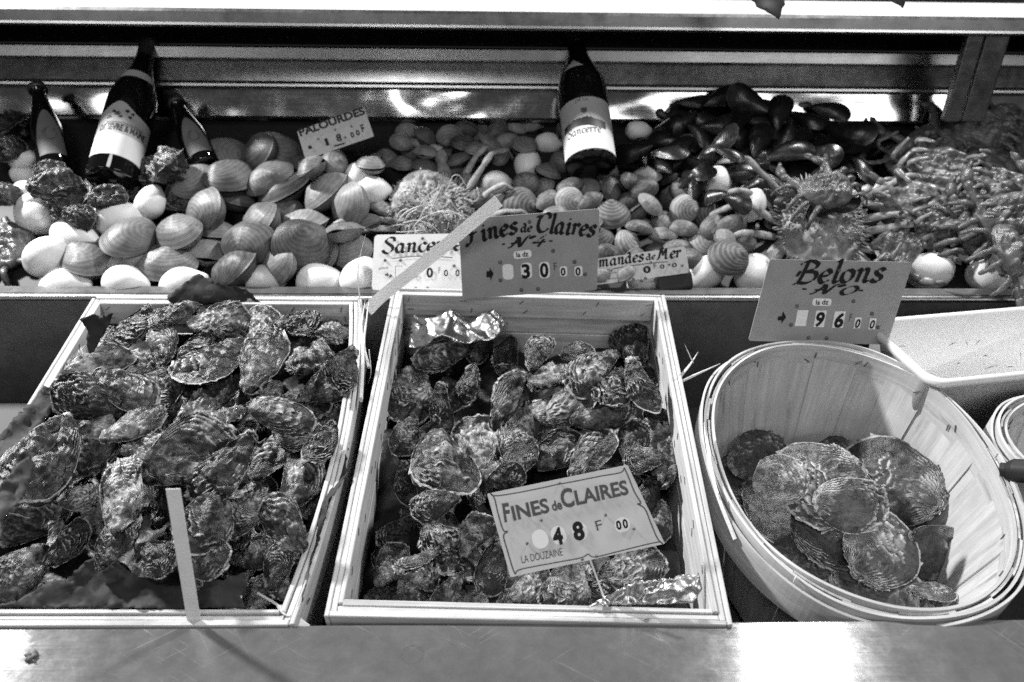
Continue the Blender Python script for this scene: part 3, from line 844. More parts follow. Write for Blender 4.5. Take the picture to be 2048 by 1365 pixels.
class Card:
    def __init__(self, name, label, quad, p0, n, mat, cat='price card', group=None, thick=.0016, rad=.004):
        n = unit(n); n = -n if n @ CF > 0 else n
        C = [hit(x, y, p0, n) for x, y in quad]
        c = sum(C) / 4; x = unit((C[1] - C[0]) + (C[2] - C[3])); y = np.cross(n, x)
        self.M = frame(c, x, y, n); self.p0, self.n, self.c, self.x, self.y = np.asarray(p0), n, c, x, y
        self.t = tag(empty(name, M=self.M), label, cat, group)
        K = [((q - c) @ x, (q - c) @ y) for q in C]; P = []
        for i in range(4):                              # rounded outline
            a, b, d = np.array(K[i - 1]), np.array(K[i]), np.array(K[(i + 1) % 4])
            u, v = unit(a - b) * rad, unit(d - b) * rad
            for s in np.linspace(0, 1, 5): P.append((1 - s) ** 2 * (b + u) + 2 * s * (1 - s) * b + s * s * (b + v))
        P = np.array(P)[::-1]; k = len(P); m = MB()
        V = np.concatenate([np.c_[P, np.zeros(k)], np.c_[P, np.full(k, -thick)]])
        m.add(V, [tuple(range(k)), tuple(range(k, 2 * k))[::-1]] + [(i, k + i, k + (i + 1) % k, (i + 1) % k) for i in range(k)])
        self.board = m.build('card', mat, self.t); self.K = K
    def loc(self, px, py):
        q = hit(px, py, self.p0, self.n) - self.c; return np.array([q @ self.x, q @ self.y])
    def s(self, px, py): return np.linalg.norm(self.loc(px + 3, py) - self.loc(px - 3, py)) / 6
    def _word(self, V, F, wd, a, b, h, mat, z, name, xs=None):
        A, B = self.loc(*a), self.loc(*b); e = B - A; L = np.linalg.norm(e); e /= L; u = np.array([-e[1], e[0]])
        hh = h * self.s(*a); sx = L / wd
        Q = A + V[:, :1] * sx * e + V[:, 1:2] * hh * u
        m = MB(); m.add(np.c_[Q, z + V[:, 2] * .4], F); return m.build(name, mat, self.t)
    def pen(self, s, a, b, xh, mat=None, nib=.26, slant=.12, z=.0012, **k):
        V, F, wd = pen(s, nib, slant, **k); return self._word(V, F, wd, a, b, xh, mat or M_INK, z, 'lettering')
    def text(self, s, a, b, h, mat=None, off=.02, shear=0, z=.0012, name='lettering'):
        V, F, wd = font(s, off, shear); return self._word(V, F, wd, a, b, h, mat or M_INK, z, name)
    def plate(self, cx, cy, w_, h_, mat=None, ang=0, rad=.35, z=.0006, name='number_plate'):
        s = self.s(cx, cy); c = self.loc(cx, cy); w_, h_ = w_ * s, h_ * s; r = rad * min(w_, h_); P = []
        for sx, sy, a in ((1, 1, 0), (-1, 1, 90), (-1, -1, 180), (1, -1, 270)):
            for i in range(6):
                b = math.radians(a + 18 * i); P.append((sx * (w_ / 2 - r) + r * math.cos(b), sy * (h_ / 2 - r) + r * math.sin(b)))
        a = math.radians(ang); P = np.array(P) @ np.array([[math.cos(a), math.sin(a)], [-math.sin(a), math.cos(a)]]) + c
        m = MB(); m.add(np.c_[P, np.full(len(P), z)], [tuple(range(len(P)))]); return m.build(name, mat or M_PLATE, self.t)
    def rivet(self, px, py, r=4.0):
        c = self.loc(px, py); r = r * self.s(px, py); m = MB()
        m.lathe([(r, 0), (r * .8, r * .5), (r * .3, r * .65), (.00001, r * .66)], 12); m.v[0][:, :2] += c; m.v[0][:, 2] += .0002
        return m.build('rivet', M_RIVET, self.t, True)
    def line(self, pts, wpx, mat=None, z=.0009, name='border_line', sm=True):
        P = np.array([self.loc(*p) for p in pts]); P = smooth_path(P, 6) if sm else P
        hw = wpx * self.s(*pts[0]) / 2; T = np.gradient(P, axis=0); T /= np.linalg.norm(T, axis=1)[:, None]; Np = np.stack([-T[:, 1], T[:, 0]], 1)
        m = MB(); V = np.concatenate([np.c_[P + Np * hw, np.full(len(P), z)], np.c_[P - Np * hw, np.full(len(P), z)]]); k = len(P)
        m.add(V, [(i, i + 1, k + i + 1, k + i) for i in range(k - 1)]); return m.build(name, mat or M_GREYINK, self.t)
    def poly(self, pts, mat=None, z=.0009, name='printed_arrow'):
        P = np.array([self.loc(*p) for p in pts]); m = MB(); m.add(np.c_[P, np.full(len(P), z)], [tuple(range(len(P)))]); return m.build(name, mat or M_INK, self.t)

tl = lambda deg: np.array([0, -math.cos(math.radians(deg)), math.sin(math.radians(deg))])
G_PR = 'price cards'
# orange-grey card on the middle crate
k = Card('price_card', 'mid grey price card hand-lettered fines de claires, on the back of the foil-cornered crate', [(917, 439), (1199, 418), (1194, 580), (925, 598)],
         np.array([0, 1.062, CAM_Z - .53]), tl(9), M_CARD_MID, group=G_PR)
k.pen('Fines', (934, 489), (1037, 465), 21, nib=.30); k.pen('de', (1041, 464), (1064, 463), 10.5, nib=.3)
k.pen('Claires', (1070, 463), (1189, 473), 22, nib=.30); k.pen('N\u00b04', (1018, 496), (1088, 491), 14, nib=.28, slant=.35)
k.line([(1004, 489), (1010, 488)], 3, M_INK, sm=False, name='lettering'); k.line([(1098, 482.5), (1105, 482)], 3, M_INK, sm=False, name='lettering')
k.plate(1045, 509, 36, 16, ang=3); k.text('la dz', (1033, 514.5), (1057, 512.5), 10.5, off=.015)
k.poly([(973, 543), (980, 542), (979, 535), (987, 547), (981, 561), (980, 554), (973, 555)])
k.plate(1016, 544, 22, 32); k.plate(1053, 541.5, 22, 33); k.plate(1089, 540.5, 21, 34); k.plate(1127, 543, 15, 21, rad=.3); k.plate(1157, 542.5, 16, 21, rad=.3)
k.text('3', (1044, 556), (1060.5, 555), 28, off=.035); k.text('0', (1080.5, 554), (1097, 553), 28, off=.035)
k.text('F', (1108, 540.5), (1114, 540), 16, M_GREYINK, off=0); k.text('0', (1121.5, 551), (1131, 550.5), 15.5, off=.03); k.text('0', (1151, 551), (1161, 550.5), 16.5, off=.03)
for p in ((1000, 525), (1106, 502), (1149, 524), (1170, 549), (1001, 561), (1043, 580), (1076, 578), (1059, 444)): k.rivet(*p)
# belons card
k = Card('price_card', 'mid grey price card hand-lettered belons, leaning at the back of the staved basket', [(1540, 519), (1826, 525), (1774, 690), (1497, 682)],
         np.array([0, .985, CAM_Z - .55]), tl(14), M_CARD_MID, group=G_PR)
k.pen('Belons', (1588, 567), (1764, 563), 26, nib=.26, slant=.2); k.pen('N\u00b00', (1622, 588), (1706, 590), 13.5, nib=.28, slant=.4)
k.line([(1604, 578), (1613, 578.5)], 3.2, M_INK, sm=False, name='lettering'); k.line([(1717, 581), (1726, 581.3)], 3.2, M_INK, sm=False, name='lettering')
k.plate(1643.5, 604.5, 38, 15); k.text('la dz', (1631, 609.5), (1656, 609), 10, off=.015)
k.poly([(1556, 633), (1563, 633), (1566, 623), (1572, 634.5), (1562, 648), (1563, 641), (1555, 641)])
def lean(c, px, py, w_, h_, d): return c.poly([(px - w_ / 2 + d, py - h_ / 2), (px + w_ / 2 + d, py - h_ / 2), (px + w_ / 2 - d, py + h_ / 2), (px - w_ / 2 - d, py + h_ / 2)], M_PLATE, .0006, 'number_plate')
lean(k, 1603, 636.5, 22, 32, 3); lean(k, 1640, 638, 21, 33, 3); lean(k, 1677.5, 639.5, 22, 33, 3); lean(k, 1715, 646, 13, 22, 2); lean(k, 1744.5, 648, 13, 22, 2)
k.text('9', (1630, 652), (1647, 652), 28, off=.035, shear=.18); k.text('6', (1667, 654), (1685, 654), 28, off=.035, shear=.18)
k.text('F', (1697, 643), (1703, 643), 16, M_GREYINK, off=0, shear=.2); k.text('0', (1709, 655), (1719, 655), 17, off=.03, shear=.2); k.text('0', (1738, 657), (1748, 657), 17, off=.03, shear=.2)
for p in ((1594, 613), (1707, 603), (1744, 628), (1582, 650), (1756, 655), (1617, 676), (1653, 677), (1678, 541)): k.rivet(*p)
# white card on the lemons
k = Card('price_card', 'glossy white price card hand-lettered sancerre, propped against lemons behind the crates', [(749, 470), (940, 467), (945, 580), (743, 581)],
         np.array([0, LIPY + .022, CAM_Z - .555]), tl(34), M_CARD_WHITE, group=G_PR, rad=.007)
k.pen('Sancerre', (766, 507), (924, 501), 18, nib=.26, slant=.1)
k.line([(783, 518), (820, 514), (860, 513), (905, 516)], 1.6, name='border_line')
k.text('pi\u00e8ce', (758, 540), (777, 538), 6, M_GREYINK, off=0); k.poly([(770, 548), (774, 548), (774, 545), (778, 550), (774, 555), (774, 552), (770, 552)], M_GREYINK)
k.line([(805, 533), (791, 533), (791, 557), (805, 557)], 1.0, M_GREYINK, sm=False); k.poly([(792, 557), (805, 550), (805, 557)], M_INK, .0009, 'number_edge')
k.text('6', (823, 555), (835, 555), 19, off=.03); k.text('0', (853, 555), (866, 555), 19, off=.03); k.text('F', (877, 547), (881, 547), 12, M_GREYINK, off=0)
k.text('0', (888, 553), (896, 553), 13, off=.02); k.text('0', (911, 553), (919, 553), 13, off=.02)
for p in ((770, 521), (801, 521), (908, 532), (781, 552), (831, 577), (855, 577), (845, 477)): k.rivet(*p, 3.2)
# sea almonds card
k = Card('price_card', 'pale price card hand-lettered amandes de mer, on a dark block by the ledge', [(1120, 528), (1371, 493), (1379, 546), (1120, 580)],
         np.array([0, LIPY + .022, CAM_Z - .553]), tl(28), M_CARD_DULL, group=G_PR, rad=.006)
k.pen('mandes', (1197, 535), (1288, 522), 13, nib=.28); k.pen('de', (1292, 521), (1311, 518), 7.5, nib=.3); k.pen('Mer', (1315, 519), (1362, 515), 13.5, nib=.32)
k.line([(1205, 542), (1250, 534), (1300, 527), (1335, 524)], 1.6)
k.text('3', (1251, 552), (1265, 550), 12, off=.03); k.text('0', (1287, 547), (1302, 545), 13, off=.04); k.text('F', (1308, 538), (1313, 537), 10, M_GREYINK, off=0)
k.text('0', (1320, 538), (1329, 537), 8, off=.02); k.text('0', (1344, 535), (1354, 534), 8, off=.02)
k.line([(1214, 548), (1235, 545), (1237, 556), (1216, 559)], 1.0, M_GREYINK, sm=False)
for p in ((1200, 556), (1207, 559), (1222, 541), (1301, 525), (1338, 529), (1364, 531), (1267, 559), (1283, 562), (1291, 557)): k.rivet(*p, 3)
a, b = k.loc(1320, 553), k.loc(1379, 545)
m = MB(); m.box((*((a + b) / 2 + [0, -.012]), -.013), AX, AY, UPV, (.058, .030, .022)); o = m.build('support_block', M_RUBBER, k.t); bevel(o, .006, 3)
# palourdes card
k = Card('price_card', 'small tilted price card printed palourdes, stuck in the clams below the steel panels', [(594, 263), (728, 214), (748, 273), (611, 320)],
         np.array([0, 1.40, CAM_Z - .40]), tl(22), M_CARD_GREY, group=G_PR, rad=.003)
k.text('PALOURDES', (601, 273), (731, 228), 14.5, M_INK, off=.03)
k.text('1', (653, 292), (659, 290), 14, M_INK, off=.02); k.text('8', (675, 284), (685, 281), 14, M_INK, off=.03); k.text('0', (703, 276), (710, 273.5), 10, M_INK, off=.03)
k.text('0', (714, 272), (721, 269.5), 10, M_INK, off=.03); k.text('F', (725, 265), (731, 263), 15, M_INK, off=.02); k.poly([(616, 295), (620, 290), (626, 297), (618, 299)], M_INK); k.line([(668, 293), (690, 287)], 3, M_INK, sm=False)
for p in ((670, 260), (636, 278), (703, 253), (662, 235), (690, 275)): k.rivet(*p, 2.6)
# printed card on a stick
q0 = CAM + ray(1175, 1122) * (.612 / ray(1175, 1122)[1])
k = Card('price_card', 'pale bordered price card printed fines de claires in block capitals, on a white stick', [(974, 988), (1255, 930), (1330, 1088), (1021, 1155)], q0, tl(40), M_CARD_PALE, group=G_PR, rad=.0015)
big = dict(off=.03)
k.text('F', (1009, 1044), (1022, 1042), 36, M_GREYINK, **big); k.text('INES', (1027, 1041), (1100, 1024), 28, M_GREYINK, **big)
k.text('de', (1105, 1022), (1125, 1018), 19, M_GREYINK, off=.03); k.text('C', (1125, 1016), (1150, 1011), 36, M_GREYINK, **big); k.text('LAIRES', (1153, 1010), (1258, 988), 28, M_GREYINK, **big)
for (cx, cy, w_, h_) in ((1080, 1078.5, 32, 38), (1117, 1071, 29, 37), (1159, 1063, 31, 37), (1244.5, 1050, 32, 29)): k.plate(cx, cy, w_, h_, ang=11, rad=.5)
k.text('4', (1108, 1090), (1128, 1086), 31, off=.045); k.text('8', (1149, 1081), (1171, 1076.5), 34, off=.045); k.text('F', (1194, 1062), (1206, 1059), 20, M_GREYINK, off=.0)
k.text('0', (1234, 1060), (1244, 1058), 17, off=.04); k.text('0', (1247, 1057), (1257, 1055), 17, off=.04)
k.text('LA DOUZAINE', (1044, 1127), (1126, 1111), 15, M_GREYINK, off=.0)
Z = lambda P: [(640 + x / 2.4976, 860 + y / 2.4976) for x, y in P]
for P, w_ in (([(850, 315), (875, 330), (1000, 312), (1180, 274), (1196, 260)], 2.2), ([(1196, 260), (1214, 268), (1400, 232), (1500, 214), (1520, 190)], 2.2),
          ([(850, 315), (872, 345), (890, 420), (915, 500), (938, 508)], 2.6), ([(938, 508), (917, 530), (935, 600), (962, 690), (975, 722)], 2.6),
          ([(1520, 190), (1540, 235), (1570, 310), (1602, 365), (1585, 370)], 2.6), ([(1585, 370), (1622, 395), (1650, 460), (1684, 540), (1712, 570)], 2.6),
          ([(975, 722), (1000, 698), (1150, 668), (1300, 640), (1338, 620)], 2.2), ([(1338, 620), (1375, 635), (1500, 605), (1680, 562), (1712, 570)], 2.2)): k.line(Z(P), w_)
for p in Z([(1196, 267), (1105, 452), (1426, 426), (1034, 567), (1568, 495), (1310, 647), (1380, 632)]): k.rivet(*p, 3.2)
m = MB(); a, b = k.loc(1180, 1118), k.loc(1222, 1232)
m.tube([(*a, -.003), (*b, -.003)], .0011, 8); m.build('stick', M_STRAP, k.t)

# ------------------------------------------------------------------ straps, splinters, paper, foil, leaves
def ribbon(name, label, cat, pts, wpx_vec, th, mat, group=None):
    P = smooth_path(np.array(pts), 10); V = []; k = len(P)
    wv = np.asarray(wpx_vec, float); T = np.gradient(P, axis=0); T /= np.linalg.norm(T, axis=1)[:, None]
    for p, t in zip(P, T):
        s = unit(wv - t * (wv @ t)); nn = np.cross(s, t)
        hw = np.linalg.norm(wv) / 2
        for a, b in ((-1, -1), (1, -1), (1, 1), (-1, 1)): V.append(p + s * hw * a + nn * th / 2 * b)
    F = [(4 * i + j, 4 * i + (j + 1) % 4, 4 * i + 4 + (j + 1) % 4, 4 * i + 4 + j) for i in range(k - 1) for j in range(4)]
    F += [(0, 3, 2, 1), (4 * k - 4, 4 * k - 3, 4 * k - 2, 4 * k - 1)]
    m = MB(); m.add(V, F); o = m.build(name, mat); return tag(o, label, cat, group)
G_ST = 'packing straps standing up from the crates'
ribbon('packing_strap', 'flat white packing strap crossing in front of the fines de claires and sancerre cards', 'strap',
       [hit_y(735, 622, 1.050), hit_y(770, 588, 1.050), hit_y(880, 500, 1.045), hit_y(997, 402, 1.030)], CR * .0125 - CU * .0125, .0009, M_STRAP, G_ST)
ribbon('packing_strap', 'flat white packing strap standing upright at the front of the paper-lined crate', 'strap',
       [hit_y(391, 1262, .558), hit_y(378, 1180, .560), hit_y(362, 1080, .566), hit_y(346, 978, .578)], CR * .0135, .0009, M_STRAP, G_ST)
ribbon('packing_strap', 'short bent white strap end at the front corner of the paper-lined crate', 'strap',
       [hit_y(515, 1186, .60), hit_y(545, 1204, .585), hit_y(562, 1216, .575)], CU * .0022 + CR * .001, .0006, M_STRAP, G_ST)
ribbon('packing_strap', 'folded flap of white strap lying over the gap between the two crates', 'strap',
       [hit_y(558, 1212, .574), hit_y(580, 1236, .566), hit_y(612, 1262, .560)], CR * .010 - CU * .010 , .0006, M_STRAP, G_ST)

def splinter(label, P, rad, group='wood splinters on the crates and basket'):
    P = smooth_path(np.array(P), 7); r = np.interp(np.linspace(0, 1, len(P)), [0, .5, 1], [rad, rad * .75, rad * .12]); m = MB()
    m.tube(P, r, 6, .45, CR); o = m.build('wood_splinter', M_WOODW); return tag(o, label, 'splinter', group)
cy = 1.045
splinter('long curved pale splinter rising beside the sancerre card', [hit_y(724, 640, cy), hit_y(716, 560, cy), hit_y(719, 520, cy - .005), hit_y(731, 470, cy - .01)], .0022)
splinter('frayed pale splinter standing on the rim between the two crates, its tip behind the strap', [hit_y(738, 735, .93), hit_y(728, 690, .96), hit_y(733, 640, 1.0), hit_y(738, 598, cy)], .0045)
splinter('broad frayed strip peeled along the inner rim beside the paper-lined crate', [hit_y(722, 800, .86), hit_y(726, 720, .93), hit_y(724, 650, 1.0), hit_y(730, 602, cy)], .0055)
splinter('thin hooked splinter hanging below the frayed strips', [hit_y(738, 700, .94), hit_y(742, 745, .93), hit_y(736, 768, .92)], .0015)
splinter('long pale splinter bridging the crate rim and the staved basket', [hit_y(1340, 775, .90), hit_y(1385, 753, .915), hit_y(1440, 728, .935)], .0042)
splinter('short upright splinter crossing the long one at the basket', [hit_y(1362, 752, .915), hit_y(1380, 730, .915), hit_y(1396, 705, .915)], .0034)
splinter('thin forked splinter tip above the crossing splinters', [hit_y(1386, 726, .915), hit_y(1376, 704, .915), hit_y(1369, 688, .915)], .0014)
splinter('pale sliver hanging down outside the basket, against the crate', [hit_y(1436, 985, .70), hit_y(1447, 1030, .69), hit_y(1453, 1062, .69)], .0016)
splinter('tufted splinter at the lower joint of the basket hoop', [hit_y(1600, 1165, .60), hit_y(1592, 1155, .598), hit_y(1586, 1166, .596)], .0018)
splinter('wide peeled strip leaning between the crate rim and the basket rim', [hit_y(1470, 1080, .66), hit_y(1432, 980, .71), hit_y(1412, 880, .78), hit_y(1408, 845, .80)], .0050)
splinter('thin white thread lying on the dark paper flap', [hit_y(290, 1234, .572), hit_y(312, 1232, .574), hit_y(322, 1222, .575), hit_y(347, 1219, .577)], .0006)

def sheet(name, label, cat, poly, p0, n, mat, amp, freq, seed, crease=0, step=11, th=.0004, kind=None, smooth=True, group=None, curl=None):
    n = unit(n); pts = []; k = len(poly); r = np.random.default_rng(seed)
    for i in range(k):                       # torn outline
        a, b = np.array(poly[i], float), np.array(poly[(i + 1) % k], float); q = max(1, int(np.linalg.norm(b - a) / step))
        for j in range(q): pts.append(a + (b - a) * j / q + (r.normal(0, step * .2, 2) if j else 0))
    ne = len(pts); edges = [(i, (i + 1) % ne) for i in range(ne)]
    xs, ys = [p[0] for p in pts], [p[1] for p in pts]
    for y in np.arange(min(ys), max(ys), step * .8):
        for x in np.arange(min(xs), max(xs), step):
            q = (x + r.uniform(-2, 2), y + r.uniform(-2, 2))
            if in_poly(*q, [tuple(p) for p in pts[:ne]]) and min((q[0] - p[0]) ** 2 + (q[1] - p[1]) ** 2 for p in pts[:ne]) > (step * .45) ** 2: pts.append(np.array(q))
    v2, _, f, *_ = delaunay_2d_cdt([Vector(p) for p in pts], edges, [], 1, 1e-4)
    nz, nz2 = Waves(seed, 2, freq), Waves(seed + 5, 3, freq * 2.2)
    V = np.array([hit(p[0], p[1], p0, n) for p in v2])
    d = amp * nz(V) * .7
    if crease:                               # sharp folds in several directions
        wp = .25 * nz2(V)
        for q in range(5):
            di = r.normal(size=3); di /= np.linalg.norm(di); fq = freq * r.uniform(.8, 2.6); x = V @ di * fq + wp + r.uniform(0, 1)
            d = d + amp * crease * (1.6 * np.abs(x - np.round(x)) - .4) * r.uniform(.5, 1.1)
    if curl is not None: d = d + np.array([curl(p[0], p[1]) for p in v2])
    V = V + d[:, None] * n
    c = V.mean(0); me = bpy.data.meshes.new(name); me.from_pydata((V - c).tolist(), [], [tuple(q) for q in f]); me.update()
    o = link_mesh(name, me, mat, None, smooth); o.location = c
    so = o.modifiers.new('thickness', 'SOLIDIFY'); so.thickness = th
    return tag(o, label, cat, group, kind)
G_PA = 'torn pieces of dark wrapping paper'
nw = unit([-.75, -.05, .65])
sheet('wrapping_paper', 'torn dark paper flap covering the front of the oysters in the lined crate', 'paper',
      [(0, 1216), (40, 1200), (70, 1180), (110, 1160), (140, 1164), (170, 1130), (195, 1111), (215, 1113), (245, 1134), (300, 1164), (360, 1172), (440, 1163), (491, 1145), (492, 1175), (478, 1192), (490, 1217), (300, 1219)],
      np.array([0, .577, CAM_Z - .645]), [0, -.5, .87], M_PAPER, .0045, 11, 3, group=G_PA, crease=.7, step=7)
sheet('wrapping_paper', 'dark paper folded over the back rim of the lined crate, in front of the lemons', 'paper',
      [(333, 592), (360, 574), (385, 553), (396, 548), (430, 561), (455, 574), (492, 578), (512, 600), (530, 610), (524, 628), (500, 622), (470, 612), (420, 608), (345, 611)],
      np.array([0, 1.058, CAM_Z - .54]), [0, -.92, .38], M_PAPER, .006, 10, 4, group=G_PA, crease=.8, step=7)
sheet('wrapping_paper', 'small dark paper scrap sticking up at the back corner of the lined crate', 'paper',
      [(160, 640), (186, 629), (206, 632), (230, 628), (222, 648), (214, 662), (188, 704), (178, 708), (172, 690), (176, 664)],
      np.array([0, 1.00, CAM_Z - .55]), [.2, -.8, .5], M_PAPER, .005, 12, 5, group=G_PA, crease=.7, step=6)
sheet('wrapping_paper', 'long dark paper edge hanging over the outer rim of the lined crate', 'paper',
      [(-30, 900), (20, 850), (60, 820), (95, 786), (118, 778), (121, 800), (100, 832), (60, 872), (20, 905), (-30, 935)],
      R0 + NT * .008, NT, M_PAPER, .005, 9, 6, group=G_PA, crease=.8, step=7)
sheet('wrapping_paper', 'dark paper lining showing inside the outer wall of the lined crate', 'paper',
      [(-10, 990), (25, 935), (60, 905), (72, 925), (52, 985), (30, 1020), (-10, 1060)], R0 - NT * .012, unit(NT + [.4, 0, 0]), M_PAPER, .004, 9, 7, group=G_PA, crease=.8, step=7)
sheet('wrapping_paper', 'smooth dark paper lining along the inner wall of the lined crate, beside the frayed rim', 'paper',
      [(650, 792), (676, 790), (702, 797), (699, 850), (690, 940), (666, 1010), (642, 1075), (622, 1140), (608, 1200), (590, 1208), (602, 1110), (622, 1040), (630, 960), (640, 900), (690, 868)],
      R0 + AX * -.198, nw, M_PAPER, .0035, 9, 8, group=G_PA, crease=.7, step=6)
G_FO = 'crumpled foil in the crates'
sheet('crumpled_foil', 'crumpled dark-glinting foil at the back corner of the middle crate', 'foil',
      [(818, 655), (828, 625), (870, 636), (910, 620), (940, 642), (985, 621), (1017, 640), (1000, 668), (985, 680), (955, 684), (925, 690), (885, 676), (850, 692), (818, 692)],
      np.array([0, 1.035, CAM_Z - .585]), [0, -.6, .8], M_FOIL, .008, 9, 11, crease=.8, step=5, smooth=True, group=G_FO)
sheet('crumpled_foil', 'bright crumpled foil at the front corner of the middle crate, beside the card stick', 'foil',
      [(1175, 1214), (1205, 1196), (1235, 1180), (1275, 1162), (1330, 1158), (1362, 1150), (1398, 1150), (1404, 1178), (1390, 1200), (1384, 1206), (1300, 1209), (1220, 1210)],
      np.array([0, .592, CAM_Z - .650]), [-.2, -.72, .66], M_FOIL, .006, 9, 12, crease=.8, step=5, smooth=True, group=G_FO)
sheet('crumpled_foil', 'tiny glint of foil under the oysters at the front board of the middle crate', 'foil',
      [(838, 1230), (870, 1222), (897, 1216), (900, 1228), (880, 1233)], np.array([0, .585, CAM_Z - .652]), [0, -.35, .94], M_FOIL, .003, 9, 13, crease=.5, step=5, smooth=False, group=G_FO)
for poly, lab in (([(1496, -25), (1568, -25), (1570, 10), (1562, 24), (1556, 40), (1540, 30), (1512, 15), (1503, 2)], 'dark pointed leaf hanging over the shelf edge, the bigger one'),
             ([(1770, -20), (1812, -20), (1810, 8), (1806, 17), (1790, 8), (1775, 2)], 'tip of a dark leaf hanging over the shelf, the smaller one')):
    sheet('hanging_leaf', lab, 'leaf', poly, np.array([0, 1.22, CAM_Z - .18]), [.1, -.9, .3], M_LEAF, .003, 10, 31, group='leaves hanging from above', step=7)

# a brown crumb on the front ledge
m = MB(); nz = Waves(77, 3, 40); V = []
for i in range(9):
    for j in range(14):
        t, a = math.pi * i / 8, 2 * math.pi * j / 14; p = np.array([math.sin(t) * math.cos(a), math.sin(t) * math.sin(a), math.cos(t)]); V.append(p)
V = np.array(V); V = V * (1 + .22 * nz(V / 20))[:, None] * [.0046, .0062, .0032]
m.add(V, [(i * 14 + j, i * 14 + (j + 1) % 14, (i + 1) * 14 + (j + 1) % 14, (i + 1) * 14 + j) for i in range(8) for j in range(14)])
m.tube([[.002, -.004, 0], [.006, -.0065, .0006], [.009, -.008, -.001]], .0005, 5)
o = m.build('food_crumb', M_CRUMB, None, True); o.location = hit_z(62, 1311, CAM_Z + LZ + .002); tag(o, 'small ragged brown crumb lying on the shiny front ledge', 'crumb')

# ------------------------------------------------------------------ bottles
def bottle(name, label, base_px, y0, top_px, L, R, prof, lab, group):
    b = hit_y(*base_px, y0); d = ray(*top_px); best = None
    for t in np.linspace(.8, 2.4, 1601):
        q = CAM + d * t; e = abs(np.linalg.norm(q - b) - L)
        if q[1] >= y0 - .02 and (best is None or e < best[0]): best = (e, q)
    z = unit(best[1] - b); away = unit(b - CAM); y = unit(away - z * (away @ z)); x = np.cross(y, z)
    M = frame(b, x, y, z); t = tag(empty(name, M=M), label, 'bottle', group)
    m = MB(); m.lathe([(r * R, h * L) for r, h in prof['body']], 48); m.build('bottle_glass', M_GLASS, t, True)
    if 'cap' in prof:
        m = MB(); m.lathe([(r * R, h * L) for r, h in prof['cap']], 32); m.build('bottle_cap', M_FOILCAP, t, True)
    def rad(h): return np.interp(h, [q[1] * L for q in prof['body']], [q[0] * R for q in prof['body']])
    def wrap(P, off):                                  # P: (arc length, height) -> on the glass
        P = np.asarray(P, float); r = rad(P[:, 1]) + off; a = P[:, 0] / R
        return np.c_[r * np.sin(a), -r * np.cos(a), P[:, 1]]
    def patch(a0, a1, h0, top, mat, nm, off=.0006, n=36):
        V = []; F = []
        for i in range(n + 1):
            s = i / n; a = a0 + (a1 - a0) * s; hs = np.linspace(h0, top(s) * L if callable(top) else top, 7)
            V += [(a * R, h) for h in hs]
        for i in range(n):
            for j in range(6): F.append((i * 7 + j, (i + 1) * 7 + j, (i + 1) * 7 + j + 1, i * 7 + j + 1))
        m = MB(); m.add(wrap(V, off), F); return m.build(nm, mat, t, True)
    def word(s, a0, a1, h, hh, mat, off=.02, arch=0):
        V, F, wd = font(s, off); q = V[:, 0] / wd; X = (a0 + (a1 - a0) * q) * R
        m = MB(); m.add(wrap(np.c_[X, h + V[:, 1] * hh + arch * (1 - (2 * q - 1) ** 2)], .0011), F); return m.build('lettering', mat, t)
    lab(t, patch, word, L, R, wrap); return t
BURG = dict(body=[(0, 0), (.9, .0), (1, .012), (1, .50), (.97, .55), (.88, .60), (.70, .67), (.50, .745), (.39, .82), (.365, .88), (.36, .95), (.39, .952), (.40, .975), (.38, .985), (.3, .99), (0, .992)],
            cap=[(.375, .83), (.375, .88), (.37, .945), (.405, .95), (.415, .975), (.395, .99), (.3, .996), (0, .998)])
SMALL = dict(body=[(0, 0), (.92, 0), (1, .015), (1, .42), (.95, .50), (.78, .62), (.58, .75), (.44, .86), (.40, .93), (.47, .935), (.47, .95), (0, .955)],
             cap=[(.5, .935), (.62, .937), (.64, .96), (.58, .985), (.4, 1.0), (0, 1.0)])
def lab_right(t, patch, word, L, R, wrap):
    patch(-1.25, 1.30, .012 * L, lambda s: .36 - .0 * s, M_LABELG, 'front_label')
    patch(-1.22, 1.27, .016 * L, lambda s: .165, M_LABEL, 'label_panel', .0008)
    m = MB(); V = []; F = []; r = np.random.default_rng(3)          # the roofs of a village in a dark band
    for i in range(41):
        s = i / 40; h = .195 + .022 * math.sin(2.5 * s + .5) + (.012 * r.random() if 8 < i < 30 else 0)
        V += [((-.95 + 1.75 * s) * R, (.163 + .012 * math.sin(5 * s)) * L), ((-.95 + 1.75 * s) * R, h * L)]
    for i in range(40): F.append((2 * i, 2 * i + 2, 2 * i + 3, 2 * i + 1))
    m.add(wrap(V, .0011), F); m.build('label_picture', M_RUBBER, t)
    V, F, wd = pen('Sancerre', .2, 0); q = V[:, 0] / wd; m = MB()
    m.add(wrap(np.c_[(-.78 + 1.35 * q) * R, .118 * L + V[:, 1] * .0105], .0011) , F); m.build('lettering', M_GREYINK, t)
    word('DE LA', -.30, .22, .325 * L, .007, M_GREYINK, .0, .004)
    m = MB(); V = [(-.12, .285), (.10, .285), (.10, .26), (.0, .245), (-.12, .26)]; m.add(wrap([(a * R, h * L) for a, h in V], .0011), [(0, 1, 2, 3, 4)]); m.build('label_crest', M_GREYINK, t)
    for i in range(4): m = MB(); h = .192 - .016 * i; m.add(wrap([(-.7 * R, h * L), (.6 * R, h * L), (.6 * R, (h + .004) * L), (-.7 * R, (h + .004) * L)][::1], .0011), [(0, 1, 2, 3)]) if False else None
    patch(-.75, .20, .60 * L, lambda s: .60 + .075 * (1 - abs(2 * s - 1)), M_LABELG, 'neck_label')
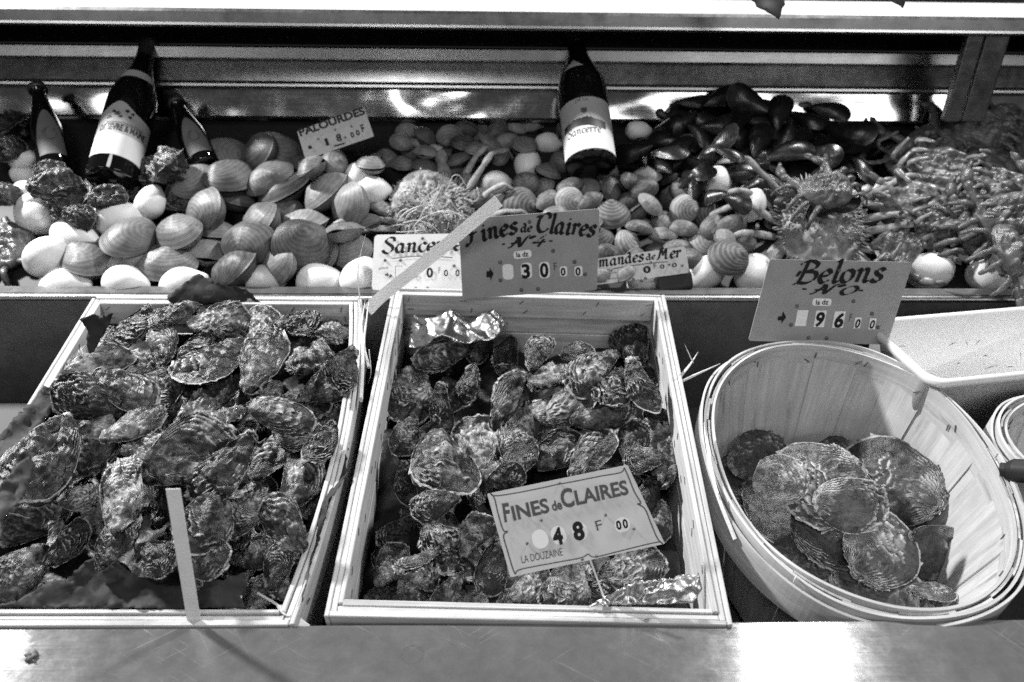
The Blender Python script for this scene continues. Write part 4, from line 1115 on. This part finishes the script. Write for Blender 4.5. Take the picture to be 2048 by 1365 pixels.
def lab_left(t, patch, word, L, R, wrap):
    top = lambda s: .36 + .075 * math.exp(-((s - .36) / .23) ** 2) - .05 * max(0, s - .75)
    patch(-1.35, 1.15, .09 * L, top, M_LABELG, 'front_label')
    patch(-1.33, 1.13, .093 * L, lambda s: .225, M_LABEL, 'label_panel', .0008)
    word('DE SEVRE & MAINE', -1.05, .85, .245 * L, .0125, M_RUBBER, .03)
    r = np.random.default_rng(8)
    for a, h, q in ((-.75, .33, .010), (-.45, .352, .0115), (-.30, .335, .008), (-.1, .375, .009), (.05, .34, .008), (.12, .365, .007), (-.6, .365, .008)):
        P = []
        for i in range(10):
            an = math.pi * i / 5; rr = q * (1 if i % 2 == 0 else .5) * .55; P.append((a * R + rr * math.cos(an), h * L + rr * math.sin(an)))
        m = MB(); m.add(wrap(P, .0011), [tuple(range(10))]); m.build('label_star', M_RUBBER, t)
    for h in (.285, .295): 
        m = MB(); n = 16; A = np.linspace(-.8, .7, n); m.add(wrap([(a * R, h * L) for a in A] + [(a * R, (h + .003) * L) for a in A], .0011), [(i, i + 1, n + i + 1, n + i) for i in range(n - 1)]); m.build('label_line', M_GREYINK, t)
    patch(-1.1, 1.0, .635 * L, lambda s: .70 - .012 * s, M_LABELG, 'neck_label')
def lab_small(t, patch, word, L, R, wrap):
    patch(-.75, .95, .10 * L, lambda s: .12 + .50 * math.sin(math.pi * min(1, max(0, .06 + s * .88))) ** .75, M_LABELD, 'front_label')
    V = [(.1 + .42 * math.cos(a), .33 + .075 * math.sin(a)) for a in np.linspace(0, 6.283, 24, endpoint=False)]
    m = MB(); m.add(wrap([(a * R, h * L) for a, h in V], .0011), [tuple(range(24))]); m.build('label_oval', M_RIVET, t)
G_B = 'bottles standing in the shellfish'
bottle('wine_bottle', 'dark wine bottle with a village picture on its pale label, between clams and mussels', (1182, 334), 1.375, (1149, 58), .33, .0462, BURG, lab_right, G_B)
bottle('wine_bottle', 'dark wine bottle tilted sideways, its wavy-topped label above black oysters', (222, 366), 1.345, (300, 80), .33, .0425, BURG, lab_left, G_B)
bottle('small_bottle', 'small capped bottle with an arched label, beside the column of lemons', (112, 345), 1.385, (74, 172), .20, .0275, SMALL, lab_small, G_B)
bottle('small_bottle', 'small dark bottle with an arched label, half sunk behind the large clams', (412, 335), 1.395, (352, 202), .165, .0255, SMALL, lab_small, G_B)

# ------------------------------------------------------------------ ribbed handle of a tool lying on the small basket
a, b = hit_y(2010, 940, .735), hit_y(2120, 948, .70)
t = tag(empty('shucking_tool', tuple(a)), 'dark ribbed tool handle lying across the basket rim', 'tool')
dv = b - a; L = np.linalg.norm(dv); dv /= L; m = MB()
S = np.linspace(0, 1, 90); rr = .0132 * np.minimum(1, .62 + 2.2 * S) * (1 - np.clip((.05 - S) / .05, 0, 1) ** 2 * .55)
m.tube([dv * s * L for s in S], rr, 28); hv = m.v[0]
rad_ = hv - (hv @ dv)[:, None] * dv; k = np.arange(len(hv)) % 28
hv += rad_ * (.05 * np.where(k % 2 == 0, 1, -1))[:, None]
m.build('handle', M_RUBBER, t, True)
m = MB(); m.tube([-dv * .004, dv * .006], .0085, 20); m.build('collar', M_BLACK, t)

# ------------------------------------------------------------------ lemons, shells and crabs
def mound_heap(u, v):
    g = lambda cu, cv, s, h: h * np.exp(-((u - cu) ** 2 + (v - cv) ** 2) / s ** 2)
    return -.012 + g(.44, .385, .11, .055) + g(.52, .30, .17, .03) + g(-.33, .30, .12, .02) + g(.175, .19, .09, .032) + g(-.67, .165, .08, .022) + .006 * np.sin(9 * u) * np.sin(14 * v) - .03 * (v < .03)
heap = Bed(H0, EH, NH, -1.0, 1.25, -.05, .47, mound_heap)
def crate_base(u, v): return -.062 - .02 + .010 * np.sin(17 * u + 1) * np.sin(13 * v)
bed_mid = Bed(R0, ET, NT, -.30, .40, -.05, .62, lambda u, v: crate_base(u, v) - .008 - .016 * np.clip((v - .30) / .2, 0, 1))
bed_left = Bed(R0, ET, NT, -.80, -.05, -.05, .62, lambda u, v: crate_base(u, v) + .030 + .018 * np.exp(-((v - .35) / .2) ** 2))
bed_bask = Bed(R0, ET, NT, .2, .7, -.05, .5, lambda u, v: -.195 + 0 * u); bed_bask.ref = -.165

def bed_sheet(bed, name, label, u0, u1, v0, v1, mat, drop=.0, n=60):  # added sheet under a pile, so the gaps between shells show dark
    U, V = np.meshgrid(np.linspace(u0, u1, n), np.linspace(v0, v1, n), indexing='ij')
    nz = Waves(55, 4, 9); H = bed.base(U, V) - drop
    P = bed.p0 + bed.ex * U[..., None] + bed.ey * V[..., None] + bed.n * (H)[..., None]
    P = P.reshape(-1, 3); P = P + bed.n * (.006 * nz(P))[:, None]
    F = [(i * n + j, (i + 1) * n + j, (i + 1) * n + j + 1, i * n + j + 1) for i in range(n - 1) for j in range(n - 1)]
    m = MB(); m.add(P, F); return tag(m.build(name, mat, None, True), label, 'seaweed', None, 'stuff')
bed_sheet(heap, 'gap_shade_sheet', 'dark wet seaweed spread beneath the shellfish display', -.98, 1.22, .0, .43, M_GAP_SHADE, .006)
bed_sheet(bed_mid, 'gap_shade_sheet', 'dark wet packing beneath the oysters of the foil-cornered crate', -.155, .23, .016, .525, M_GAP_SHADE, .006)
bed_sheet(bed_left, 'gap_shade_sheet', 'dark wet packing beneath the oysters of the paper-lined crate', -.582, -.212, .016, .512, M_GAP_SHADE, .006)

# oysters of the middle crate: x, y, length in the photograph, angle of the long axis
MID = [(881, 713, 122, 15), (820, 790, 125, 80), (960, 698, 62, 50), (1014, 713, 95, 75), (1076, 706, 82, 60), (1154, 706, 80, 10), (1264, 684, 118, 95), (1185, 742, 130, 40), (1283, 772, 110, -65),
       (936, 771, 100, 70), (1020, 800, 132, 50), (884, 819, 112, 100), (1096, 754, 85, 30), (1228, 773, 80, 60), (1124, 812, 150, 20), (1206, 826, 140, 18), (1318, 846, 95, -60), (812, 872, 90, 70), (846, 868, 90, 40),
       (962, 886, 118, -70), (1042, 868, 95, 60), (1120, 853, 90, 40), (1035, 910, 90, 85), (1117, 903, 130, 25), (1182, 908, 135, 48), (888, 922, 135, -62), (1267, 888, 100, 80), (1318, 901, 115, -80), (812, 968, 100, 100),
       (796, 1062, 92, 30), (900, 1080, 155, -60), (1012, 955, 85, 20), (968, 968, 90, 60), (950, 1070, 95, 50), (774, 1192, 118, 10), (896, 1190, 105, 60), (926, 1196, 115, -15), (1060, 1172, 105, 30), (984, 1140, 110, 80),
       (1264, 1136, 150, 15), (1302, 985, 85, 60), (1316, 1044, 80, 80), (1132, 1182, 105, 60), (1044, 1204, 90, 10), (1190, 1200, 80, 20), (840, 1118, 100, 20), (832, 1150, 90, -20), (1240, 960, 90, 30), (870, 1010, 90, 20), (1290, 920, 80, 10), (740+40, 1130, 70, 60)]
LEFT = [(271, 650, 100, 50), (323, 689, 100, -65), (350, 628, 95, 25), (441, 643, 110, 10), (520, 654, 95, 80), (594, 645, 98, 0), (671, 672, 92, 20), (626, 717, 115, -5), (686, 738, 70, 70), (190, 731, 98, 40), (211, 690, 78, 70),
        (397, 696, 98, 60), (429, 720, 132, 45), (522, 722, 118, -80), (443, 790, 150, 45), (250, 777, 128, -30), (179, 801, 128, -25), (262, 732, 85, 20), (327, 775, 90, 60), (355, 822, 118, 85), (654, 775, 100, 20), (598, 812, 132, 5),
        (562, 832, 140, -20), (155, 847, 105, -30), (183, 890, 122, 60), (88, 914, 135, 85), (267, 850, 85, 40), (302, 892, 100, 10), (422, 850, 100, 30), (598, 872, 108, 0), (383, 912, 128, 20), (450, 937, 158, 50), (541, 916, 90, 60),
        (598, 962, 110, 80), (645, 885, 82, 60), (253, 985, 125, 100), (62, 1030, 185, 40), (155, 995, 90, 0), (330, 1008, 100, 85), (225, 1089, 110, 60), (134, 1089, 115, 50), (35, 1145, 110, 40), (411, 1042, 95, 70), (475, 1034, 110, 20),
        (309, 1115, 100, -10), (400, 1114, 120, -5), (570, 1049, 130, -50), (506, 1108, 90, 10), (556, 1130, 105, 80), (512, 1196, 85, 70), (330, 945, 80, 40), (500, 985, 90, 10), (100, 970, 80, 30), (470, 1090, 90, 40)]
def oysters(bed, L, area, name='oyster', protos=OYS, nominal=.082, tilt=.34, extra=0, box=None, lim=(.68, 1.5), cap=None):
    if extra:                                  # a lower layer seen in the gaps
        for x, y in scatter(box, 94, tries=700): 
            put(bed, protos, name, x, y, 95 * (.75 + .35 * (y - 600) / 650), rng.uniform(0, 360), .3, area=area, nominal=nominal, q=96, lim=lim, fix=cap)
    L = [L[q] for q in rng.permutation(len(L))]
    for (x, y, l, a) in L:
        put(bed, protos, name, x, y, l * 1.02, a + rng.choice([0, 180]), tilt, area=area, nominal=nominal, q=97, n0=unit(bed.n * 1.0 - CF * .35), lim=lim,
            fix=(cap[0], cap[1] - .065 * max(0, (y - 1050) / 150)))
oysters(bed_left, LEFT, 'left', extra=1, cap=(-.09, .058), box=[(225, 665), (690, 665), (600, 1190), (40, 1190), (30, 1020)])
oysters(bed_mid, MID, 'mid', extra=1, cap=(-.12, .006), box=[(840, 700), (1290, 700), (1350, 1200), (740, 1200)])
BELL = [(1478, 938, 100, 60), (1521, 915, 118, 20), (1564, 1022, 130, -50), (1671, 922, 100, 0), (1778, 1037, 100, 10), (1637, 1123, 130, -20), (1830, 1056, 112, 0), (1873, 1118, 138, -40), (1761, 1187, 165, -15), (1774, 966, 140, 160), (1667, 1060, 150, -12), (1643, 966, 160, 190), (1761, 1097, 135, 30), (1866, 1184, 75, 0), (1560, 960, 90, 30), (1700, 1010, 100, 0)]
for q in range(1):
    for x, y in [(1600, 990), (1730, 1080), (1820, 1130), (1690, 1000)]: put(bed_bask, BEL, 'flat_oyster', x, y, 140, rng.uniform(0, 360), .12, area='basket', nominal=.10, q=85)
for (x, y, l, a) in BELL: put(bed_bask, BEL, 'flat_oyster', x, y, l * 1.12, a, .26, area='basket', nominal=.10, q=97, flip=.1, n0=unit(NT - CF * .45), lim=(.5, 1.8))

LEMONS = [(130, 575, 118, 5), (250, 570, 118, 0), (365, 574, 112, 20), (527, 563, 95, 10), (640, 567, 112, -5), (722, 558, 84, 60), (70, 432, 85, -30), (150, 475, 112, -20), (233, 440, 98, 10), (300, 406, 70, 80), (56, 386, 60, 0),
          (48, 350, 62, 0), (44, 318, 62, 0), (95, 515, 100, 40), (60, 410, 62, 20), (715, 358, 66, 90), (742, 382, 82, 0), (990, 368, 70, 10), (1055, 330, 68, 90), (1095, 288, 64, 0), (1275, 262, 56, 0), (1500, 406, 78, 80), (1408, 548, 98, 20),
          (1508, 550, 78, 60), (1858, 543, 105, 10), (1982, 548, 118, 0), (2060, 550, 100, 30), (1738, 388, 56, 80), (1432, 366, 55, 60), (400, 350, 70, 40), (845, 560, 90, 10), (1290, 560, 90, 0), (1010, 560, 90, 0)]
for x, y, l, a in LEMONS: put(heap, LEM, 'lemon', x, y, l, a, .2, area='heap', nominal=.078, lim=(.7, 1.15), q=90, fix=(.004, .034))
ROCKS = [(140, 405, 110, 0), (110, 372, 80, 30), (215, 395, 70, 10), (258, 362, 75, 60), (185, 378, 80, 0), (300, 350, 90, 10), (160, 435, 80, -20), (330, 332, 90, 20), (20, 255, 100, -20), (15, 300, 80, 10), (8, 390, 70, 0), (260, 395, 60, 40), (100, 340, 60, 0), (365, 398, 105, 35), (380, 340, 80, 10)]
for x, y, l, a in ROCKS: put(heap, ROCK, 'rock_oyster', x, y, l * .9, a, .3, area='heap', nominal=.07, q=92)
CL = [(519, 308, 102, -10), (560, 310, 92, 10), (450, 312, 80, 30), (464, 356, 102, 50), (538, 356, 100, 40), (390, 362, 85, 40), (568, 382, 106, 35), (653, 384, 96, 60), (471, 400, 90, -15), (701, 416, 108, 30), (412, 420, 117, -10), (519, 450, 84, 0), (608, 453, 108, -10),
      (356, 468, 104, -10), (686, 465, 84, 10), (260, 476, 92, 80), (497, 487, 128, -5), (727, 452, 74, 10), (608, 494, 104, 5), (182, 520, 110, -60), (701, 508, 98, 0), (334, 532, 122, 0), (471, 540, 112, 10), (556, 532, 84, 0), (420, 505, 90, 0), (560, 425, 90, 10), (640, 335, 80, 10), (430, 465, 85, 0), (600, 330, 70, 0), (275, 525, 90, 20), (540, 510, 80, 0), (650, 515, 70, 30)]
for x, y, l, a in reversed(CL): put(heap, CLAM, 'large_clam', x, y, l * 1.04, a + rng.choice([0, 180]), .55, area='heap', nominal=.085, q=75, fix=(.0, .042 if y < 500 else .022), n0=unit(heap.n - CF * .3 + CU * .3), lim=(.7, 1.35))
AM = [(1222, 432, 78, 90), (1040, 413, 78, 0), (1203, 347, 72, 0), (1404, 487, 62, 0), (1456, 516, 74, 0), (1196, 482, 66, 90), (1255, 492, 60, 60), (1410, 425, 60, 0), (1368, 420, 60, 0), (1138, 405, 60, 10)]
for x, y, l, a in AM: put(heap, AMA, 'round_clam', x, y, l, a - 90, .25, area='heap', nominal=.055, q=93, n0=unit(heap.n - CF * 1.1), lim=(.7, 1.3), flip=0)
avoid = [(x, y, l * .42) for x, y, l, a in AM] + [(x, y, 30) for x, y, l, a in LEMONS] + [(870, 420, 78), (1180, 300, 46), (668, 268, 40)]
PP = scatter([(745, 330), (800, 265), (1060, 250), (1130, 262), (1250, 330), (1330, 330), (1390, 400), (1500, 480), (1480, 545), (1180, 560), (1000, 420), (820, 350)], lambda x, y: 27 + 11 * (y - 250) / 300, avoid, 12000, .75)
for x, y in sorted(PP, key=lambda p: rng.random()): put(heap, PAL, 'small_clam', x, y, 51 + 12 * (y - 250) / 300, rng.normal(5, 32) + rng.choice([0, 180]), .45, area='heap', nominal=.044, q=80, fix=(-.02, .045), n0=unit(heap.n - CF * .5), lim=(.75, 1.3))
for x, y in scatter([(600, 300), (745, 320), (745, 340), (700, 350), (600, 330)], 46, (), 300): put(heap, PAL, 'small_clam', x, y, 60, rng.uniform(0, 360), .4, area='heap', nominal=.048, q=90)
MUP = [(1430, 218, 95, 20), (1470, 203, 100, 160), (1512, 218, 100, 20), (1545, 228, 90, 120), (1480, 238, 95, 60), (1440, 250, 90, 10), (1530, 252, 90, -20), (1295, 222, 95, 150), (1360, 222, 90, 30), (1395, 205, 100, 10), (1450, 195, 120, 20), (1500, 205, 110, 150), (1590, 208, 80, 20), (1560, 225, 90, 70), (1660, 222, 90, -20), (1620, 240, 90, -30), (1440, 290, 88, 45), (1520, 280, 95, 60), (1700, 265, 110, -20), (1580, 305, 110, 15), (1660, 320, 75, 60), (1590, 345, 85, 30), (1475, 350, 90, 0), (1560, 370, 80, -40), (1475, 405, 62, -40), (1420, 310, 60, 20), (1460, 310, 60, -30), (1690, 380, 60, -60), (1725, 340, 80, -70)]
avm = [(x, y, 26) for x, y, l, a in MUP] + [(x, y, 28) for x, y, l, a in LEMONS]
MP = scatter([(1255, 250), (1330, 215), (1420, 190), (1540, 195), (1640, 225), (1760, 235), (1800, 290), (1760, 400), (1680, 410), (1560, 440), (1480, 420), (1400, 390), (1330, 330), (1265, 315)], lambda x, y: 26, avm, 9000, .75)
for x, y in MP: put(heap, MUS, 'mussel', x, y, 70, rng.uniform(0, 360), .5, area='heap', nominal=.062, q=88, n0=unit(heap.n - CF * .3), lim=(.8, 1.3))
for x, y, l, a in MUP: put(heap, MUS, 'mussel', x, y, l * .86, a, .35, area='heap', nominal=.066, q=88, n0=unit(heap.n - CF * .4), lim=(.8, 1.5))

# ------------------------------------------------------------------ crabs (one continuous mesh each)
def crab_mesh(name, seed, mat, spider=False, belly=False, curl=.0):
    r = np.random.default_rng(seed); m = MB(); nz = Waves(seed, 4, 2.2); nzf = Waves(seed + 1, 3, 9); n, k = 96, 30
    th = np.linspace(0, 2 * math.pi, n, endpoint=False)
    if spider: ro = .40 * (1 + .10 * np.sin(th) - .06 * np.cos(2 * th)); X, Y = ro * np.cos(th), ro * 1.12 * np.sin(th)
    else:
        X = .5 * np.sign(np.cos(th)) * np.abs(np.cos(th)) ** .8; Y = np.where(np.sin(th) > 0, .30 * np.abs(np.sin(th)) ** .62, -.42 * np.abs(np.sin(th)) ** .9)
        X = X * np.where(np.sin(th) < 0, 1 - .28 * np.abs(np.sin(th)), 1)
        teeth = (np.sin(th) > .12) * (np.abs(((th * 4.2) % 1) - .5)) * .10; X = X * (1 + teeth); Y = Y * (1 + teeth)
    for sd, h in ((1, .21 if spider else .17), (-1, .15)):
        V = []
        for i in range(k + 1):
            s = (i / k) ** .8 + 1e-4; z = h * (1 - s ** 2.2) ** (.7 if spider else .6)
            P = np.stack([X * s, Y * s, np.full(n, z)], 1)
            z2 = z + (1 - s ** 6) * (.028 * nz(P * [1, 1, 0] + [0, 0, seed]) + (.012 if spider else .004) * nzf(P * [1, 1, 0]))
            if sd < 0: z2 = z2 * (1 + .25 * np.abs(np.sin(P[:, 1] * 26))) + .02 * np.exp(-(P[:, 0] / .06) ** 2)
            P[:, 2] = sd * z2; V.append(P)
        V = np.concatenate(V); F = [(i * n + j, i * n + (j + 1) % n, (i + 1) * n + (j + 1) % n, (i + 1) * n + j) for i in range(k) for j in range(n)]
        m.add(V, F if sd < 0 else [q[::-1] for q in F])
    if spider:
        for _ in range(760):
            a, s = r.uniform(0, 6.283), r.uniform(.02, 1) ** .38; x, y = s * .41 * math.cos(a), s * .45 * math.sin(a); z = .21 * max(0, 1 - s ** 2.2) ** .7
            q = np.array([[x, y, 0]]); z += (1 - s ** 6) * float(.028 * nz(q + [0, 0, seed])[0] + .012 * nzf(q)[0])
            d = unit([x, y, z + .06]); L = r.uniform(.012, .032) * (2.6 if s > .93 else 1); p = np.array([x, y, z])
            m.tube([p - d * .01, p + d * L * .5, p + d * L], [.014, .008, .002], 5)
    def leg(base, az, segs, elev, rad, fl=.62, tip=True):
        p = np.array(base, float); P = [p]; Rr = [rad]
        for L, e, w_ in zip(segs, elev, (1, .9, .8, .55, .1)):
            az2 = az + r.normal(0, .10); d = np.array([math.cos(az2) * math.cos(e), math.sin(az2) * math.cos(e), math.sin(e)])
            for q in (.12, .55, .92): P.append(p + d * L * q); Rr.append(rad * w_ * (1.0, 1.12, .86)[(.12, .55, .92).index(q)])
            p = p + d * L; P.append(p); Rr.append(rad * w_ * .72)
        Rr[-1] = rad * .05
        m.tube(P, Rr, 8, fl, UPV if abs(elev[0]) < 1 else AX)
        return p
    ls = 1.0 if not spider else 1.2
    for sd in (-1, 1):
        for q in range(4):
            az = (0 if sd > 0 else math.pi) + sd * (.42 - .30 * q + r.normal(0, .08))
            e0 = r.uniform(.25, .6)
            if spider: e = [e0 + .1, e0 - .1, -.9 + r.normal(0, .15), -1.25]
            elif belly and r.random() < .3: e = [.1, .05, -.25 + r.normal(0, .2), -.5]
            elif belly: e = [-r.uniform(.3, .6), -1.2, -2.45 + r.normal(0, .15), -2.75 + r.normal(0, .2)]
            else: e = [e0, e0 - .5, -.75, -1.2]
            leg((sd * (.36 - .03 * q), .16 - .135 * q, -.06), az, np.array([.22, .09, .15, .13] if not spider else [.34, .12, .25, .26]) * ls * r.uniform(.88, 1.08), e, .050 if not spider else .037, .6)
        az = (math.pi / 2) - sd * r.uniform(.2, .75)
        e = leg((sd * .30, .22, -.05), az, np.array([.24, .14]) * ls, [.1, -.1], .07, .8)
        d2 = np.array([math.cos(az + sd * .9), math.sin(az + sd * .9), -.15]); d2 = unit(d2)
        if not spider:
            m.tube([e - d2 * .03, e + d2 * .06, e + d2 * .16, e + d2 * .24], [.05, .085, .08, .05], 10, .7)
            for oo in (-1, 1): m.tube([e + d2 * .22, e + d2 * .32 + [0, 0, .03 * oo], e + d2 * .40 + [0, 0, .006 * oo]], [.042, .03, .004], 7)
        else:
            m.tube([e, e + d2 * .2, e + d2 * .36], [.05, .055, .04], 9)
            for oo in (-1, 1): m.tube([e + d2 * .34, e + d2 * .44 + [0, 0, .02 * oo], e + d2 * .52], [.03, .02, .003], 6)
    o = m.build(name, mat, None, True); me = o.data; V = np.concatenate(m.v); bpy.data.objects.remove(o)
    return me, V
CRB = [crab_mesh('crab', 900 + i, M_CRAB if i < 3 else M_CRABB, belly=i >= 3) for i in range(7)]
SPD = [crab_mesh('spider_crab', 950 + i, M_SPIDER, spider=True) for i in range(2)]
CRABS = [  # x, y, carapace width px, turn, belly up, label
 (1905, 205, 60, 20, 0, 'small dark crab in the shadow below the upright post'), (2035, 250, 120, -10, 0, 'big dark crab shell at the edge, behind the pale belly-up crab'),
 (1950, 268, 110, -25, 1, 'pale crab on its back with folded legs, highest in the crab pile'), (1865, 285, 95, 30, 0, 'smooth grey crab shell leaning against the pale belly-up crab'),
 (2010, 315, 110, 20, 0, 'wide speckled crab under the pale belly-up crab'), (1830, 325, 100, 15, 1, 'pale ribbed crab belly bordering the mussels'),
 (1885, 350, 105, -15, 1, 'belly-up crab with three long bent legs hanging forward'), (2000, 385, 105, -10, 1, 'belly-up crab at the frame edge over the toothed shell'),
 (1650, 378, 80, 20, 0, 'small crab with a pale claw behind the spiny spider crab'), (1820, 425, 105, -35, 1, 'striped belly-up crab next to the long spider crab legs'),
 (1900, 440, 95, 10, 1, 'crab on its side amid tangled legs above the twin lemons'), (2025, 430, 110, 10, 0, 'mottled crab shell half hidden by the toothed shell'),
 (1975, 478, 115, -12, 0, 'crab with a saw-toothed shell edge above the frontmost lemon'), (1800, 500, 80, 40, 1, 'crab with legs dangling onto the lemon beside the belons card'),
 (0, 492, 110, 150, 0, 'dark crab at the far end of the tray with a hooked leg over the lemons'), (2030, 505, 90, 200, 0, 'dark low crab resting on the lemon at the tray end')]
for i, (x, y, wpx, a, bl, lab) in enumerate(CRABS):
    protos = CRB[3:] if bl else CRB[:3]
    o = put(heap, protos, 'crab', x, y, wpx * 1.35, a, .25, area=None, nominal=.085, q=90, n0=unit(heap.n - CF * .5), flip=1.0 if bl else 0, idx=i, lim=(.6, 1.5))
    tag(o, lab, 'crab', 'crabs heaped on the display')
o = put(heap, SPD, 'spider_crab', 1638, 448, 225, 172, .05, nominal=.15, q=70, n0=unit(heap.n - CF * .8), flip=0, idx=0, lim=(.7, 1.5)); tag(o, 'large spiny spider crab with a bumpy round shell, behind the belons card', 'spider crab', 'spider crabs')
o = put(heap, SPD, 'spider_crab', 868, 425, 200, 30, .05, nominal=.15, q=70, n0=unit(heap.n - CF * .5), flip=0, idx=1, lim=(.7, 1.5)); tag(o, 'spider crab half buried under pale straw behind the white card', 'spider crab', 'spider crabs')
sp_at = o.matrix_world.translation
m = MB(); r = np.random.default_rng(12)
for i in range(34):
    p = np.array([r.uniform(800, 950), r.uniform(372, 470)]); a = r.normal(.5, .7); L = r.uniform(25, 95); b = r.normal(0, 14); d = np.array([math.cos(a), -math.sin(a)]); q = np.array([d[1], -d[0]])
    y = float(sp_at[1]) - .02 - .05 * (p[1] - 372) / 100 - r.uniform(0, .02)
    P = [hit_y(*(p + d * L * s + q * b * (1 - (2 * s) ** 2)), y) for s in (-.5, -.2, .2, .5)]
    m.tube(smooth_path(P, 5), r.uniform(.0008, .0019), 5, .6)
tag(m.build('straw_tangle', M_STRAW, None, True), 'loose pale straw and weed tangled over the spider crab', 'straw', None, 'stuff')

# ------------------------------------------------------------------ what tells each shell from the next
LM = {
 'left': ('the paper-lined crate', [('the upright white strap', 365, 1100), ('the torn front paper flap', 230, 1150), ('the paper folded over its back', 430, 600), ('the small paper scrap', 195, 665), ('the hanging outer paper', 85, 830), ('the smooth paper lining', 670, 850),
          ('the frayed splinters', 700, 700), ('the folded strap flap', 570, 1210), ('the middle of the heap', 380, 850)]),
 'mid': ('the foil-cornered crate', [('the dark crumpled foil', 910, 655), ('the bright crumpled foil', 1320, 1190), ('the hand-lettered card', 1100, 610), ('the card stick', 1205, 1180), ('the bordered card top', 1110, 960), ('the bordered card side', 1000, 1080),
         ('the middle of the heap', 1040, 840), ('the foil-free front corner', 720, 1210), ('the crossing splinters', 1320, 760), ('the gap-side wall', 800, 950)]),
 'basket': ('the staved basket', [('the crate-side stave wall', 1470, 930), ('the largest flat oyster', 1643, 964), ('the front hoop joint', 1600, 1150), ('the tool handle', 2010, 940), ('the front rim', 1800, 1220)]),
 'heap': ('the display', [('the village-label bottle', 1180, 310), ('the sideways wine bottle', 230, 300), ('the small capped bottle', 105, 290), ('the half sunk small bottle', 400, 300), ('the palourdes card', 670, 268), ('the sancerre card', 830, 520), ('the fines de claires card', 1060, 510),
          ('the sea almonds card', 1290, 535), ('the belons card', 1660, 590), ('the straw-covered crab', 870, 425), ('the big spiny spider crab', 1640, 452), ('the folded paper', 430, 580), ('the upright post', 1930, 210), ('the hooked crab leg', 70, 470),
          ('the long curved splinter', 724, 530), ('the topmost mussel', 1460, 185), ('the toothed crab', 1975, 478), ('the white strap end', 1000, 400), ('the dangling-leg crab', 1800, 500)]),
}
DESC = {'oyster': 'rough oyster', 'flat_oyster': 'round flat oyster', 'lemon': 'pale lemon', 'rock_oyster': 'knobbly dark oyster', 'large_clam': 'large smooth clam', 'round_clam': 'round banded clam', 'small_clam': 'small clam', 'mussel': 'black mussel'}
CAT = {'oyster': 'oyster', 'flat_oyster': 'oyster', 'lemon': 'lemon', 'rock_oyster': 'oyster', 'large_clam': 'clam', 'round_clam': 'clam', 'small_clam': 'clam', 'mussel': 'mussel'}
GRP = {'lemon': 'lemons set among the shellfish', 'rock_oyster': 'dark oysters around the sideways bottle', 'large_clam': 'large clams on the display', 'round_clam': 'round clams on the display', 'small_clam': 'small clams on the display', 'mussel': 'mussels heaped on the display'}
ORD = ['', 'second', 'third', 'fourth', 'fifth', 'sixth', 'seventh', 'eighth', 'ninth', 'tenth', 'eleventh', 'twelfth', 'thirteenth', 'fourteenth', 'fifteenth', 'sixteenth', 'seventeenth', 'eighteenth', 'nineteenth', 'twentieth', 'last']
cell = {}
for o, name, area, px, py, l in ITEMS:
    if area is None: continue
    where, marks = LM[area]
    px, py = proj(np.array(o.matrix_world.translation))
    D = [((px - x) ** 2 + ((py - y) * 1.25) ** 2, ph, x, y) for ph, x, y in marks]; d, ph, x, y = min(D)
    dx, dy = px - x, py - y
    rel = 'behind' if dy < -.8 * abs(dx) else 'in front of' if dy > .8 * abs(dx) else ('on the bottle-row side of' if False else 'beside')
    if rel == 'beside': rel = 'basketward of' if (dx > 0 and area != 'basket') else 'cratewards of' if area == 'basket' and dx < 0 else 'beside'
    cell.setdefault((name, area, ph, rel), []).append((d, o))
for (name, area, ph, rel), L in cell.items():
    where = LM[area][0]; L.sort(key=lambda q: q[0])
    for i, (d, o) in enumerate(L):
        inn = '' if area in ('heap', 'basket') else ' in lined crate' if area == 'left' else ' in foil crate'
        nth = '' if len(L) == 1 else (', first out' if i == 0 else f', {ORD[min(i, 20)]} out')
        rl = {'basketward of': 'beside', 'cratewards of': 'beside'}.get(rel, rel)
        sd = {'basketward of': ', basket side', 'cratewards of': ', crate side'}.get(rel, '')
        lab = f'{DESC[name]}{inn} {rl} {ph}{sd}{nth}'
        tag(o, lab, CAT[name], GRP.get(name) or {'left': 'oysters in the paper-lined crate', 'mid': 'oysters in the foil-cornered crate', 'basket': 'flat oysters in the staved basket'}[area])
